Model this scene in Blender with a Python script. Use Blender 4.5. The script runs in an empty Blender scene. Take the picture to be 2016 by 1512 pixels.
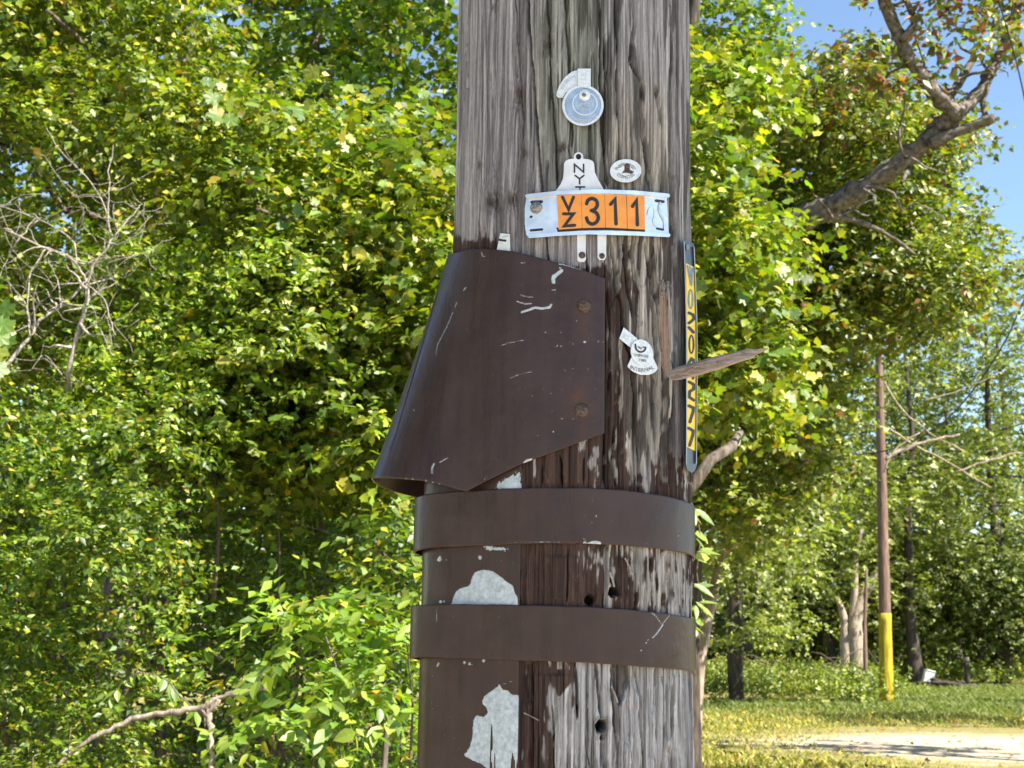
import bpy, bmesh, math, random
import numpy as np
from mathutils import Vector, Matrix

random.seed(7)
RNG = np.random.default_rng(7)
S = bpy.context.scene
COL = S.collection
R = math.radians

# ------------------------------------------------------------------ camera, world, sun, exposure
FPX, PW, PH = 2770.0, 2016.0, 1512.0          # focal length and frame of the photograph in its own pixels
PITCH, ROLL = R(10.0), R(0.9)
CAMZ = 1.6
fw = Vector((0, math.cos(PITCH), math.sin(PITCH)))
rt0 = Vector((1, 0, 0))
up0 = rt0.cross(fw)
rt = rt0 * math.cos(ROLL) + up0 * math.sin(ROLL)
up = -rt0 * math.sin(ROLL) + up0 * math.cos(ROLL)
CAM = Vector((0, 0, CAMZ))
cd = bpy.data.cameras.new('camera')
cam = bpy.data.objects.new('camera', cd)
COL.objects.link(cam)
cam.matrix_world = Matrix(((rt.x, up.x, -fw.x, CAM.x), (rt.y, up.y, -fw.y, CAM.y), (rt.z, up.z, -fw.z, CAM.z), (0, 0, 0, 1)))
cd.sensor_width = 36.0
cd.lens = FPX / PW * 36.0
cd.clip_start, cd.clip_end = 0.05, 2000
cd.dof.use_dof = True
cd.dof.focus_distance = 1.62
cd.dof.aperture_fstop = 22.0
S.camera = cam

SUN_AZ, SUN_EL = R(118), R(47)                 # azimuth clockwise from +Y (the view), elevation
w = bpy.data.worlds.new('World')
S.world = w
w.use_nodes = True
nt = w.node_tree
bg = nt.nodes['Background']
sky = nt.nodes.new('ShaderNodeTexSky')
sky.sky_type = 'NISHITA'
sky.sun_disc = False
sky.sun_elevation = SUN_EL
sky.sun_rotation = SUN_AZ
sky.altitude = 0
sky.air_density = 1.0
sky.dust_density = 0.0
sky.ozone_density = 2.0
nt.links.new(sky.outputs[0], bg.inputs[0])
bg.inputs[1].default_value = 0.075
sd = bpy.data.lights.new('sun', 'SUN')
sd.energy = 5.0
sd.angle = R(0.5)
sd.color = (1.0, 0.93, 0.82)
sun = bpy.data.objects.new('sun', sd)
COL.objects.link(sun)
SUND = Vector((math.sin(SUN_AZ) * math.cos(SUN_EL), math.cos(SUN_AZ) * math.cos(SUN_EL), math.sin(SUN_EL)))
sun.rotation_euler = SUND.to_track_quat('Z', 'Y').to_euler()
sun.location = SUND * 60
vs = S.view_settings
vs.view_transform = 'Standard'
vs.look = 'None'
vs.exposure = 1.78
vs.gamma = 1.0
vs.use_curve_mapping = False
S.cycles.max_bounces = 8
S.cycles.diffuse_bounces = 2
S.cycles.transparent_max_bounces = 8
S.cycles.sample_clamp_indirect = 6.0

# ------------------------------------------------------------------ helpers: where a point of the photograph lies
def ray(px, py):
    return (fw + rt * ((px - PW / 2) / FPX) + up * ((PH / 2 - py) / FPX)).normalized()

def at(px, py, Y):
    d = ray(px, py)
    return CAM + d * (Y / d.y)

def ground(px, py, z=0.0):
    d = ray(px, py)
    return CAM + d * ((z - CAMZ) / d.z)

FWn, RTn, UPn, CAMn = (np.array(v) for v in (fw, rt, up, CAM))

def project(P):
    d = P - CAMn
    z = d @ FWn
    return PW / 2 + FPX * (d @ RTn) / z, PH / 2 - FPX * (d @ UPn) / z

# the pole: a vertical cylinder
PX, PD, PR = 0.0735, 1.74, 0.15

def cyl(px, py, off=0.0):
    d = ray(px, py)
    r = PR + off
    ox, oy = CAM.x - PX, CAM.y - PD
    a = d.x ** 2 + d.y ** 2
    b = ox * d.x + oy * d.y
    c = ox * ox + oy * oy - r * r
    disc = max(b * b - a * c, 0.0)
    t = (-b - math.sqrt(disc)) / a
    return CAM + d * t

# ------------------------------------------------------------------ helpers: objects
def tag(o, label=None, cat=None, group=None, kind=None):
    if label: o['label'] = label
    if cat: o['category'] = cat
    if group: o['group'] = group
    if kind: o['kind'] = kind
    return o

def thing(name, label, cat, loc=(0, 0, 0), group=None):
    o = bpy.data.objects.new(name, None)
    o.empty_display_size = 0.1
    COL.objects.link(o)
    o.location = loc
    return tag(o, label, cat, group)

def adopt(o, parent):
    if parent is not None:
        o.parent = parent
        o.matrix_parent_inverse = Matrix.Translation(-Vector(parent.location)) if parent.parent is None else \
            (Matrix.Translation(-Vector(parent.parent.location)) if parent.parent.parent is None else Matrix())
    return o

def link(name, me, mat, parent=None, smooth=False):
    o = bpy.data.objects.new(name, me)
    if mat is not None and not me.materials:
        me.materials.append(mat)
    if smooth:
        me.polygons.foreach_set('use_smooth', [True] * len(me.polygons))
    COL.objects.link(o)
    if parent is not None:
        # all meshes here are built in world coordinates: cancel the parent's place
        o.parent = parent
        o.matrix_parent_inverse = wm(parent).inverted()
    return o

def wm(o):
    if o.parent is None:
        return Matrix.Translation(o.location)
    return wm(o.parent) @ o.matrix_parent_inverse @ Matrix.Translation(o.location)

def from_bm(name, bm, mat, parent=None, smooth=False):
    me = bpy.data.meshes.new(name)
    bm.to_mesh(me)
    bm.free()
    return link(name, me, mat, parent, smooth)

def np_mesh(name, V, F, cols=None):
    """V (n,3); F a list of (m,k) index arrays."""
    me = bpy.data.meshes.new(name)
    me.vertices.add(len(V))
    me.vertices.foreach_set('co', np.ascontiguousarray(V, dtype=np.float32).ravel())
    F = [np.asarray(f) for f in F if len(f)]
    loops = np.concatenate([f.ravel() for f in F]).astype(np.int32)
    sizes = np.concatenate([np.full(len(f), f.shape[1]) for f in F]).astype(np.int32)
    starts = np.concatenate([[0], np.cumsum(sizes)[:-1]]).astype(np.int32)
    me.loops.add(len(loops))
    me.loops.foreach_set('vertex_index', loops)
    me.polygons.add(len(sizes))
    me.polygons.foreach_set('loop_start', starts)
    me.polygons.foreach_set('loop_total', sizes)
    me.update(calc_edges=True)
    if cols is not None:
        a = me.color_attributes.new('Col', 'FLOAT_COLOR', 'POINT')
        c4 = np.ones((len(V), 4), dtype=np.float32)
        c4[:, :3] = cols
        a.data.foreach_set('color', c4.ravel())
    return me

# ------------------------------------------------------------------ numpy noise
def _hash(ix, iy, seed):
    h = (ix.astype(np.int64) * 374761393 + iy.astype(np.int64) * 668265263 + seed * 1442695041) & 0xFFFFFFFF
    h = ((h ^ (h >> 13)) * 1274126177) & 0xFFFFFFFF
    h = ((h ^ (h >> 16)) * 2246822519) & 0xFFFFFFFF
    return ((h ^ (h >> 15)) & 0xFFFFFF) / float(0xFFFFFF)

def vn(x, y, seed=0):
    x = np.asarray(x, float); y = np.asarray(y, float)
    ix, iy = np.floor(x), np.floor(y)
    fx, fy = x - ix, y - iy
    fx = fx * fx * (3 - 2 * fx); fy = fy * fy * (3 - 2 * fy)
    a = _hash(ix, iy, seed); b = _hash(ix + 1, iy, seed)
    c = _hash(ix, iy + 1, seed); d = _hash(ix + 1, iy + 1, seed)
    return (a * (1 - fx) + b * fx) * (1 - fy) + (c * (1 - fx) + d * fx) * fy

def fbm(x, y, seed=0, o=3):
    s, a, t = 0, 1.0, 0
    for k in range(o):
        s = s + a * vn(x * 2 ** k, y * 2 ** k, seed + k * 17); t += a; a *= 0.5
    return s / t

def sstep(a, b, x):
    t = np.clip((x - a) / (b - a), 0, 1)
    return t * t * (3 - 2 * t)

# ------------------------------------------------------------------ materials
def new_mat(name):
    m = bpy.data.materials.new(name)
    m.use_nodes = True
    n = m.node_tree
    return m, n, n.nodes['Principled BSDF']

def simple(name, col, rough=0.5, metal=0.0, noise=0.0, nscale=60.0, bump=0.0, spec=0.5, col2=None):
    m, n, p = new_mat(name)
    p.inputs['Base Color'].default_value = (*col, 1)
    p.inputs['Roughness'].default_value = rough
    p.inputs['Metallic'].default_value = metal
    p.inputs['Specular IOR Level'].default_value = spec
    if noise or bump or col2:
        tc = n.nodes.new('ShaderNodeTexCoord')
        nz = n.nodes.new('ShaderNodeTexNoise')
        nz.inputs['Scale'].default_value = nscale
        nz.inputs['Detail'].default_value = 5
        n.links.new(tc.outputs['Object'], nz.inputs['Vector'])
        if noise or col2:
            cr = n.nodes.new('ShaderNodeValToRGB')
            c2 = col2 or tuple(c * (1 - noise) for c in col)
            cr.color_ramp.elements[0].position = 0.35
            cr.color_ramp.elements[1].position = 0.65
            cr.color_ramp.elements[0].color = (*c2, 1)
            cr.color_ramp.elements[1].color = (*[min(c * (1 + noise * .5), 1) for c in col], 1)
            n.links.new(nz.outputs['Fac'], cr.inputs['Fac'])
            n.links.new(cr.outputs[0], p.inputs['Base Color'])
        if bump:
            b = n.nodes.new('ShaderNodeBump')
            b.inputs['Strength'].default_value = bump
            b.inputs['Distance'].default_value = 0.01
            n.links.new(nz.outputs['Fac'], b.inputs['Height'])
            n.links.new(b.outputs[0], p.inputs['Normal'])
    return m

def leaf_mat(name, use_obj=False, ramp=None, spec=0.6):
    m, n, p = new_mat(name)
    out = n.nodes['Material Output']
    if use_obj:
        oi = n.nodes.new('ShaderNodeObjectInfo')
        cr = n.nodes.new('ShaderNodeValToRGB')
        cr.color_ramp.interpolation = 'LINEAR'
        for i, (pos, c) in enumerate(ramp):
            e = cr.color_ramp.elements[i] if i < 2 else cr.color_ramp.elements.new(pos)
            e.position = pos
            e.color = (*c, 1)
        n.links.new(oi.outputs['Random'], cr.inputs['Fac'])
        src = cr.outputs[0]
    else:
        at_ = n.nodes.new('ShaderNodeAttribute')
        at_.attribute_name = 'Col'
        src = at_.outputs['Color']
    n.links.new(src, p.inputs['Base Color'])
    p.inputs['Roughness'].default_value = 0.50
    p.inputs['Specular IOR Level'].default_value = spec
    tr = n.nodes.new('ShaderNodeBsdfTranslucent')
    mul = n.nodes.new('ShaderNodeMixRGB')
    mul.blend_type = 'MULTIPLY'
    mul.inputs['Fac'].default_value = 1.0
    mul.inputs[2].default_value = (2.15, 2.4, 0.9, 1)
    n.links.new(src, mul.inputs[1])
    n.links.new(mul.outputs[0], tr.inputs['Color'])
    mx = n.nodes.new('ShaderNodeMixShader')
    mx.inputs['Fac'].default_value = 0.24
    n.links.new(p.outputs[0], mx.inputs[1])
    n.links.new(tr.outputs[0], mx.inputs[2])
    n.links.new(mx.outputs[0], out.inputs['Surface'])
    return m

def bark_mat(name, c1, c2, sx=14.0, sz=2.0, bump=0.7):
    m, n, p = new_mat(name)
    tc = n.nodes.new('ShaderNodeTexCoord')
    mp = n.nodes.new('ShaderNodeMapping')
    mp.inputs['Scale'].default_value = (sx, sx, sz)
    nz = n.nodes.new('ShaderNodeTexNoise')
    nz.inputs['Scale'].default_value = 2.0
    nz.inputs['Detail'].default_value = 7
    nz.inputs['Roughness'].default_value = 0.65
    cr = n.nodes.new('ShaderNodeValToRGB')
    cr.color_ramp.elements[0].position = 0.36
    cr.color_ramp.elements[1].position = 0.66
    cr.color_ramp.elements[0].color = (*c1, 1)
    cr.color_ramp.elements[1].color = (*c2, 1)
    b = n.nodes.new('ShaderNodeBump')
    b.inputs['Strength'].default_value = bump
    b.inputs['Distance'].default_value = 0.03
    n.links.new(tc.outputs['Object'], mp.inputs[0])
    n.links.new(mp.outputs[0], nz.inputs['Vector'])
    n.links.new(nz.outputs['Fac'], cr.inputs['Fac'])
    n.links.new(cr.outputs[0], p.inputs['Base Color'])
    n.links.new(nz.outputs['Fac'], b.inputs['Height'])
    n.links.new(b.outputs[0], p.inputs['Normal'])
    p.inputs['Roughness'].default_value = 0.9
    p.inputs['Specular IOR Level'].default_value = 0.2
    return m

def wood_mat():
    m, n, p = new_mat('weathered_pole_wood')
    a = n.nodes.new('ShaderNodeAttribute'); a.attribute_name = 'Col'
    tc = n.nodes.new('ShaderNodeTexCoord')
    mp = n.nodes.new('ShaderNodeMapping')
    mp.inputs['Scale'].default_value = (420, 420, 12)
    nz = n.nodes.new('ShaderNodeTexNoise')
    nz.inputs['Scale'].default_value = 1.0
    nz.inputs['Detail'].default_value = 6
    nz.inputs['Roughness'].default_value = 0.7
    mp2 = n.nodes.new('ShaderNodeMapping')
    mp2.inputs['Scale'].default_value = (900, 900, 150)
    nz2 = n.nodes.new('ShaderNodeTexNoise')
    nz2.inputs['Scale'].default_value = 1.0
    nz2.inputs['Detail'].default_value = 4
    for q, z in ((mp, nz), (mp2, nz2)):
        n.links.new(tc.outputs['Object'], q.inputs[0])
        n.links.new(q.outputs[0], z.inputs['Vector'])
    cr = n.nodes.new('ShaderNodeValToRGB')
    cr.color_ramp.elements[0].position = 0.36
    cr.color_ramp.elements[1].position = 0.62
    cr.color_ramp.elements[0].color = (0.50, 0.49, 0.49, 1)
    cr.color_ramp.elements[1].color = (1.35, 1.35, 1.35, 1)
    mul = n.nodes.new('ShaderNodeMixRGB'); mul.blend_type = 'MULTIPLY'; mul.inputs[0].default_value = 0.85
    cr2 = n.nodes.new('ShaderNodeValToRGB')
    cr2.color_ramp.elements[0].position = 0.3
    cr2.color_ramp.elements[1].position = 0.7
    cr2.color_ramp.elements[0].color = (0.75, 0.75, 0.75, 1)
    cr2.color_ramp.elements[1].color = (1.15, 1.15, 1.15, 1)
    mul2 = n.nodes.new('ShaderNodeMixRGB'); mul2.blend_type = 'MULTIPLY'; mul2.inputs[0].default_value = 0.8
    n.links.new(nz.outputs['Fac'], cr.inputs['Fac'])
    n.links.new(nz2.outputs['Fac'], cr2.inputs['Fac'])
    n.links.new(a.outputs['Color'], mul.inputs[1])
    n.links.new(cr.outputs[0], mul.inputs[2])
    n.links.new(mul.outputs[0], mul2.inputs[1])
    n.links.new(cr2.outputs[0], mul2.inputs[2])
    n.links.new(mul2.outputs[0], p.inputs['Base Color'])
    add = n.nodes.new('ShaderNodeMath'); add.operation = 'ADD'
    n.links.new(nz.outputs['Fac'], add.inputs[0]); n.links.new(nz2.outputs['Fac'], add.inputs[1])
    b = n.nodes.new('ShaderNodeBump')
    b.inputs['Strength'].default_value = 0.8
    b.inputs['Distance'].default_value = 0.0012
    n.links.new(add.outputs[0], b.inputs['Height'])
    n.links.new(b.outputs[0], p.inputs['Normal'])
    p.inputs['Roughness'].default_value = 0.85
    p.inputs['Specular IOR Level'].default_value = 0.25
    return m

def painted_steel():
    """brown paint over galvanised steel; the paint is gone where the attribute 'wear' (signed distance in photo pixels) is negative"""
    m, n, p = new_mat('brown_painted_steel')
    out = n.nodes['Material Output']
    at_ = n.nodes.new('ShaderNodeAttribute'); at_.attribute_name = 'wear'
    tc = n.nodes.new('ShaderNodeTexCoord')
    nz = n.nodes.new('ShaderNodeTexNoise'); nz.inputs['Scale'].default_value = 260; nz.inputs['Detail'].default_value = 6
    nz.inputs['Roughness'].default_value = 0.65
    n.links.new(tc.outputs['Object'], nz.inputs['Vector'])
    sc = n.nodes.new('ShaderNodeMath'); sc.operation = 'MULTIPLY_ADD'
    sc.inputs[1].default_value = 16.0; sc.inputs[2].default_value = -8.0
    n.links.new(nz.outputs['Fac'], sc.inputs[0])
    # small marks get a weaker raggedness: scale by the second attribute
    rg = n.nodes.new('ShaderNodeAttribute'); rg.attribute_name = 'ragged'
    mr = n.nodes.new('ShaderNodeMath'); mr.operation = 'MULTIPLY'
    n.links.new(sc.outputs[0], mr.inputs[0]); n.links.new(rg.outputs['Fac'], mr.inputs[1])
    ad = n.nodes.new('ShaderNodeMath'); ad.operation = 'ADD'
    n.links.new(at_.outputs['Fac'], ad.inputs[0]); n.links.new(mr.outputs[0], ad.inputs[1])
    lt = n.nodes.new('ShaderNodeMapRange')
    lt.inputs['From Min'].default_value = -0.8; lt.inputs['From Max'].default_value = 0.8
    lt.inputs['To Min'].default_value = 1.0; lt.inputs['To Max'].default_value = 0.0
    n.links.new(ad.outputs[0], lt.inputs['Value'])
    # paint
    nb = n.nodes.new('ShaderNodeTexNoise'); nb.inputs['Scale'].default_value = 22; nb.inputs['Detail'].default_value = 6
    n.links.new(tc.outputs['Object'], nb.inputs['Vector'])
    cr = n.nodes.new('ShaderNodeValToRGB')
    cr.color_ramp.elements[0].position = 0.35; cr.color_ramp.elements[0].color = (0.041, 0.023, 0.0205, 1)
    cr.color_ramp.elements[1].position = 0.68; cr.color_ramp.elements[1].color = (0.053, 0.031, 0.028, 1)
    n.links.new(nb.outputs['Fac'], cr.inputs['Fac'])
    # small dust specks
    sp = n.nodes.new('ShaderNodeTexNoise'); sp.inputs['Scale'].default_value = 420; sp.inputs['Detail'].default_value = 2
    n.links.new(tc.outputs['Object'], sp.inputs['Vector'])
    spr = n.nodes.new('ShaderNodeMapRange'); spr.inputs['From Min'].default_value = 0.74; spr.inputs['From Max'].default_value = 0.80
    n.links.new(sp.outputs['Fac'], spr.inputs['Value'])
    gm = n.nodes.new('ShaderNodeMapping'); gm.inputs['Scale'].default_value = (55, 55, 5)
    gz = n.nodes.new('ShaderNodeTexNoise'); gz.inputs['Scale'].default_value = 1.0; gz.inputs['Detail'].default_value = 6; gz.inputs['Roughness'].default_value = .6
    n.links.new(tc.outputs['Object'], gm.inputs[0]); n.links.new(gm.outputs[0], gz.inputs['Vector'])
    gcr = n.nodes.new('ShaderNodeValToRGB')
    gcr.color_ramp.elements[0].position = .34; gcr.color_ramp.elements[0].color = (.86, .84, .83, 1)
    gcr.color_ramp.elements[1].position = .68; gcr.color_ramp.elements[1].color = (1.14, 1.13, 1.15, 1)
    n.links.new(gz.outputs['Fac'], gcr.inputs['Fac'])
    gmx = n.nodes.new('ShaderNodeMixRGB'); gmx.blend_type = 'MULTIPLY'; gmx.inputs[0].default_value = 1.0
    n.links.new(cr.outputs[0], gmx.inputs[1]); n.links.new(gcr.outputs[0], gmx.inputs[2])
    grr = n.nodes.new('ShaderNodeMapRange'); grr.inputs['To Min'].default_value = .22; grr.inputs['To Max'].default_value = .40
    grr.inputs['From Min'].default_value = .3; grr.inputs['From Max'].default_value = .7
    n.links.new(gz.outputs['Fac'], grr.inputs['Value']); n.links.new(grr.outputs[0], p.inputs['Roughness'])
    # rust bleeding from the bolts and edges (attribute)
    ra = n.nodes.new('ShaderNodeAttribute'); ra.attribute_name = 'rust'
    rmx = n.nodes.new('ShaderNodeMixRGB'); rmx.inputs[2].default_value = (0.085, 0.035, 0.016, 1)
    n.links.new(ra.outputs['Fac'], rmx.inputs[0]); n.links.new(gmx.outputs[0], rmx.inputs[1])
    spm = n.nodes.new('ShaderNodeMixRGB'); spm.inputs[2].default_value = (0.22, 0.2, 0.19, 1)
    n.links.new(spr.outputs[0], spm.inputs[0]); n.links.new(rmx.outputs[0], spm.inputs[1])
    n.links.new(spm.outputs[0], p.inputs['Base Color'])
    p.inputs['Roughness'].default_value = 0.30
    p.inputs['Specular IOR Level'].default_value = 0.27
    n2 = n.nodes.new('ShaderNodeTexNoise'); n2.inputs['Scale'].default_value = 35; n2.inputs['Detail'].default_value = 3
    n.links.new(tc.outputs['Object'], n2.inputs['Vector'])
    bp = n.nodes.new('ShaderNodeBump'); bp.inputs['Strength'].default_value = 0.22; bp.inputs['Distance'].default_value = 0.006
    n.links.new(n2.outputs['Fac'], bp.inputs['Height'])
    em = n.nodes.new('ShaderNodeMapRange'); em.inputs['From Min'].default_value = -1.5; em.inputs['From Max'].default_value = 1.5
    n.links.new(ad.outputs[0], em.inputs['Value'])
    be = n.nodes.new('ShaderNodeBump'); be.inputs['Strength'].default_value = 1.0; be.inputs['Distance'].default_value = 0.0012
    n.links.new(em.outputs[0], be.inputs['Height']); n.links.new(bp.outputs[0], be.inputs['Normal'])
    n.links.new(be.outputs[0], p.inputs['Normal'])
    # bare zinc
    g = n.nodes.new('ShaderNodeBsdfPrincipled')
    vo = n.nodes.new('ShaderNodeTexNoise'); vo.inputs['Scale'].default_value = 170; vo.inputs['Detail'].default_value = 5
    vo.inputs['Roughness'].default_value = 0.7
    n.links.new(tc.outputs['Object'], vo.inputs['Vector'])
    gr = n.nodes.new('ShaderNodeValToRGB')
    gr.color_ramp.elements[0].position = 0.33; gr.color_ramp.elements[0].color = (0.30, 0.345, 0.39, 1)
    gr.color_ramp.elements[1].position = 0.66; gr.color_ramp.elements[1].color = (0.56, 0.61, 0.65, 1)
    n.links.new(vo.outputs['Fac'], gr.inputs['Fac'])
    n.links.new(gr.outputs[0], g.inputs['Base Color'])
    g.inputs['Roughness'].default_value = 0.55
    g.inputs['Metallic'].default_value = 0.25
    b2 = n.nodes.new('ShaderNodeBump'); b2.inputs['Strength'].default_value = 0.35; b2.inputs['Distance'].default_value = 0.001
    n.links.new(vo.outputs['Fac'], b2.inputs['Height'])
    n.links.new(b2.outputs[0], g.inputs['Normal'])
    mx = n.nodes.new('ShaderNodeMixShader')
    n.links.new(lt.outputs[0], mx.inputs[0])
    n.links.new(p.outputs[0], mx.inputs[1]); n.links.new(g.outputs[0], mx.inputs[2])
    n.links.new(mx.outputs[0], out.inputs['Surface'])
    return m

def ground_mat():
    m, n, p = new_mat('dry_lawn_soil')
    tc = n.nodes.new('ShaderNodeTexCoord')
    def noise(scale, sc, det=5):
        mp = n.nodes.new('ShaderNodeMapping'); mp.inputs['Scale'].default_value = sc
        z = n.nodes.new('ShaderNodeTexNoise'); z.inputs['Scale'].default_value = scale; z.inputs['Detail'].default_value = det
        n.links.new(tc.outputs['Object'], mp.inputs[0]); n.links.new(mp.outputs[0], z.inputs['Vector'])
        return z.outputs['Fac']
    big = noise(0.5, (0.6, 1, 1)); fine = noise(9, (1, 1, 1), 8)
    cr = n.nodes.new('ShaderNodeValToRGB')
    el = cr.color_ramp.elements
    el[0].position = 0.36; el[0].color = (0.10, 0.115, 0.03, 1)
    el[1].position = 0.62; el[1].color = (0.30, 0.23, 0.10, 1)
    e = el.new(0.5); e.color = (0.22, 0.19, 0.06, 1)
    mixn = n.nodes.new('ShaderNodeMath'); mixn.operation = 'MULTIPLY_ADD'; mixn.inputs[1].default_value = 0.5
    hb = n.nodes.new('ShaderNodeMath'); hb.operation = 'MULTIPLY'; hb.inputs[1].default_value = 0.5
    n.links.new(fine, hb.inputs[0]); n.links.new(big, mixn.inputs[0]); n.links.new(hb.outputs[0], mixn.inputs[2])
    n.links.new(mixn.outputs[0], cr.inputs['Fac'])
    n.links.new(cr.outputs[0], p.inputs['Base Color'])
    b = n.nodes.new('ShaderNodeBump'); b.inputs['Strength'].default_value = 0.8; b.inputs['Distance'].default_value = 0.04
    n.links.new(fine, b.inputs['Height']); n.links.new(b.outputs[0], p.inputs['Normal'])
    p.inputs['Roughness'].default_value = 0.95
    p.inputs['Specular IOR Level'].default_value = 0.15
    return m

def gravel_mat():
    """pale gravel that thins out into soil towards the edges of the track (attribute Col, 0 at the edge)"""
    m, n, p = new_mat('pale_gravel')
    tc = n.nodes.new('ShaderNodeTexCoord')
    z = []
    for sc in ((1.1, 2.6, 1), (14, 14, 14)):
        mp = n.nodes.new('ShaderNodeMapping'); mp.inputs['Scale'].default_value = sc
        q = n.nodes.new('ShaderNodeTexNoise'); q.inputs['Scale'].default_value = 1.0; q.inputs['Detail'].default_value = 7
        n.links.new(tc.outputs['Object'], mp.inputs[0]); n.links.new(mp.outputs[0], q.inputs['Vector']); z.append(q)
    a = n.nodes.new('ShaderNodeAttribute'); a.attribute_name = 'Col'
    ad = n.nodes.new('ShaderNodeMath'); ad.operation = 'ADD'
    n.links.new(a.outputs['Fac'], ad.inputs[0]); n.links.new(z[0].outputs['Fac'], ad.inputs[1])
    mr = n.nodes.new('ShaderNodeMapRange'); mr.inputs['From Min'].default_value = .85; mr.inputs['From Max'].default_value = 1.25
    n.links.new(ad.outputs[0], mr.inputs['Value'])
    cr = n.nodes.new('ShaderNodeValToRGB')
    cr.color_ramp.elements[0].position = .35; cr.color_ramp.elements[0].color = (0.30, 0.25, 0.17, 1)
    cr.color_ramp.elements[1].position = .65; cr.color_ramp.elements[1].color = (0.47, 0.41, 0.31, 1)
    n.links.new(z[1].outputs['Fac'], cr.inputs['Fac'])
    mx = n.nodes.new('ShaderNodeMixRGB'); mx.inputs[1].default_value = (0.20, 0.175, 0.065, 1)
    n.links.new(mr.outputs[0], mx.inputs[0]); n.links.new(cr.outputs[0], mx.inputs[2])
    n.links.new(mx.outputs[0], p.inputs['Base Color'])
    b = n.nodes.new('ShaderNodeBump'); b.inputs['Strength'].default_value = .7; b.inputs['Distance'].default_value = .03
    n.links.new(z[1].outputs['Fac'], b.inputs['Height']); n.links.new(b.outputs[0], p.inputs['Normal'])
    p.inputs['Roughness'].default_value = .95; p.inputs['Specular IOR Level'].default_value = .1
    return m

M = {}
M['wood'] = wood_mat()
M['paint'] = painted_steel()
M['leaf'] = leaf_mat('leaf_surface')
M['leaf_bush'] = leaf_mat('bush_leaf_surface', True, [(0.0, (0.085, 0.15, 0.02)), (1.0, (0.25, 0.27, 0.04)), (0.5, (0.15, 0.22, 0.03)), (0.9, (0.20, 0.25, 0.03))])
M['leaf_maple'] = leaf_mat('maple_leaf_surface', True, [(0.0, (0.055, 0.11, 0.014)), (1.0, (0.26, 0.20, 0.02)), (0.6, (0.10, 0.17, 0.018)), (0.92, (0.18, 0.20, 0.02))])
M['alu'] = simple('dull_aluminium', (0.62, 0.64, 0.66), 0.38, 0.75, 0.25, 180, 0.12)
M['zinc'] = simple('oxidised_zinc_tag', (0.70, 0.72, 0.72), 0.5, 0.3, 0.14, 300, 0.10)
M['bluealu'] = simple('blue_grey_aluminium', (0.33, 0.43, 0.55), 0.36, 0.3, 0.15, 120, 0.06)
M['chrome'] = simple('scratched_bright_metal', (0.78, 0.76, 0.73), 0.20, 0.65, 0.14, 50, 0.08)
M['white'] = simple('white_enamel', (0.66, 0.67, 0.70), 0.4, 0.0, 0.10, 90, 0.05)
M['orange'] = simple('orange_tile', (0.78, 0.28, 0.035), 0.45, 0, 0.12, 70, 0.03)
M['black'] = simple('black_paint', (0.012, 0.012, 0.014), 0.5, 0, 0.3, 150, 0.0)
M['darkhole'] = simple('dark_disc', (0.012, 0.010, 0.009), 0.9)
M['rust'] = simple('rusty_steel', (0.11, 0.07, 0.05), 0.6, 0.4, 0.5, 300, 0.4)
M['greysteel'] = simple('worn_steel_nail', (0.30, 0.29, 0.28), 0.45, 0.7, 0.5, 300, 0.4)
M['yellow'] = simple('yellow_label', (0.92, 0.60, 0.004), 0.4, 0, 0.10, 60, 0.0)
M['bluefade'] = simple('faded_blue_print', (0.16, 0.25, 0.33), 0.5, 0, 0.3, 200, 0.0)
M['plastic'] = simple('clear_grey_plastic', (0.07, 0.08, 0.09), 0.3, 0, 0.2, 80, 0.0)
M['rim'] = simple('pale_plastic_rim', (0.30, 0.33, 0.32), 0.35, 0, 0.15, 80, 0.0)
M['splinter'] = bark_mat('split_pine', (0.22, 0.165, 0.14), (0.42, 0.34, 0.29), 25, 200, 0.4)
M['bark'] = bark_mat('grey_brown_bark', (0.055, 0.042, 0.032), (0.20, 0.165, 0.135))
M['bark_oak'] = bark_mat('rough_oak_bark', (0.05, 0.038, 0.03), (0.24, 0.21, 0.18), 9, 9, 1.0)
M['bark_pale'] = bark_mat('pale_grey_bark', (0.17, 0.13, 0.10), (0.46, 0.38, 0.30))
M['bark_dark'] = bark_mat('dark_bark', (0.03, 0.024, 0.019), (0.11, 0.088, 0.07))
M['deadwood'] = bark_mat('bleached_dead_wood', (0.17, 0.145, 0.12), (0.45, 0.40, 0.345), 30, 30, 0.4)
M['twig'] = bark_mat('brown_twig', (0.06, 0.045, 0.033), (0.18, 0.14, 0.10), 30, 30, 0.3)
M['polewood'] = bark_mat('reddish_pole_wood', (0.10, 0.06, 0.045), (0.24, 0.16, 0.125), 12, 1.2, 0.4)
M['yellowpaint'] = bark_mat('chipped_yellow_paint', (0.22, 0.16, 0.02), (0.52, 0.41, 0.03), 10, 1.5, 0.6)
M['ground'] = ground_mat()
M['gravel'] = gravel_mat()
M['cable'] = simple('black_cable', (0.012, 0.014, 0.02), 0.45)
M['boxwhite'] = simple('white_painted_metal', (0.78, 0.78, 0.76), 0.5)
M['grass'] = leaf_mat('grass_blade', spec=0.12)

# ------------------------------------------------------------------ geometry helpers
def densify(poly, step):
    out = []
    n = len(poly)
    for i in range(n):
        a, b = poly[i], poly[(i + 1) % n]
        k = max(1, int(math.hypot(b[0] - a[0], b[1] - a[1]) / step))
        for j in range(k):
            t = j / k
            out.append((a[0] + (b[0] - a[0]) * t, a[1] + (b[1] - a[1]) * t))
    return out

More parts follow.
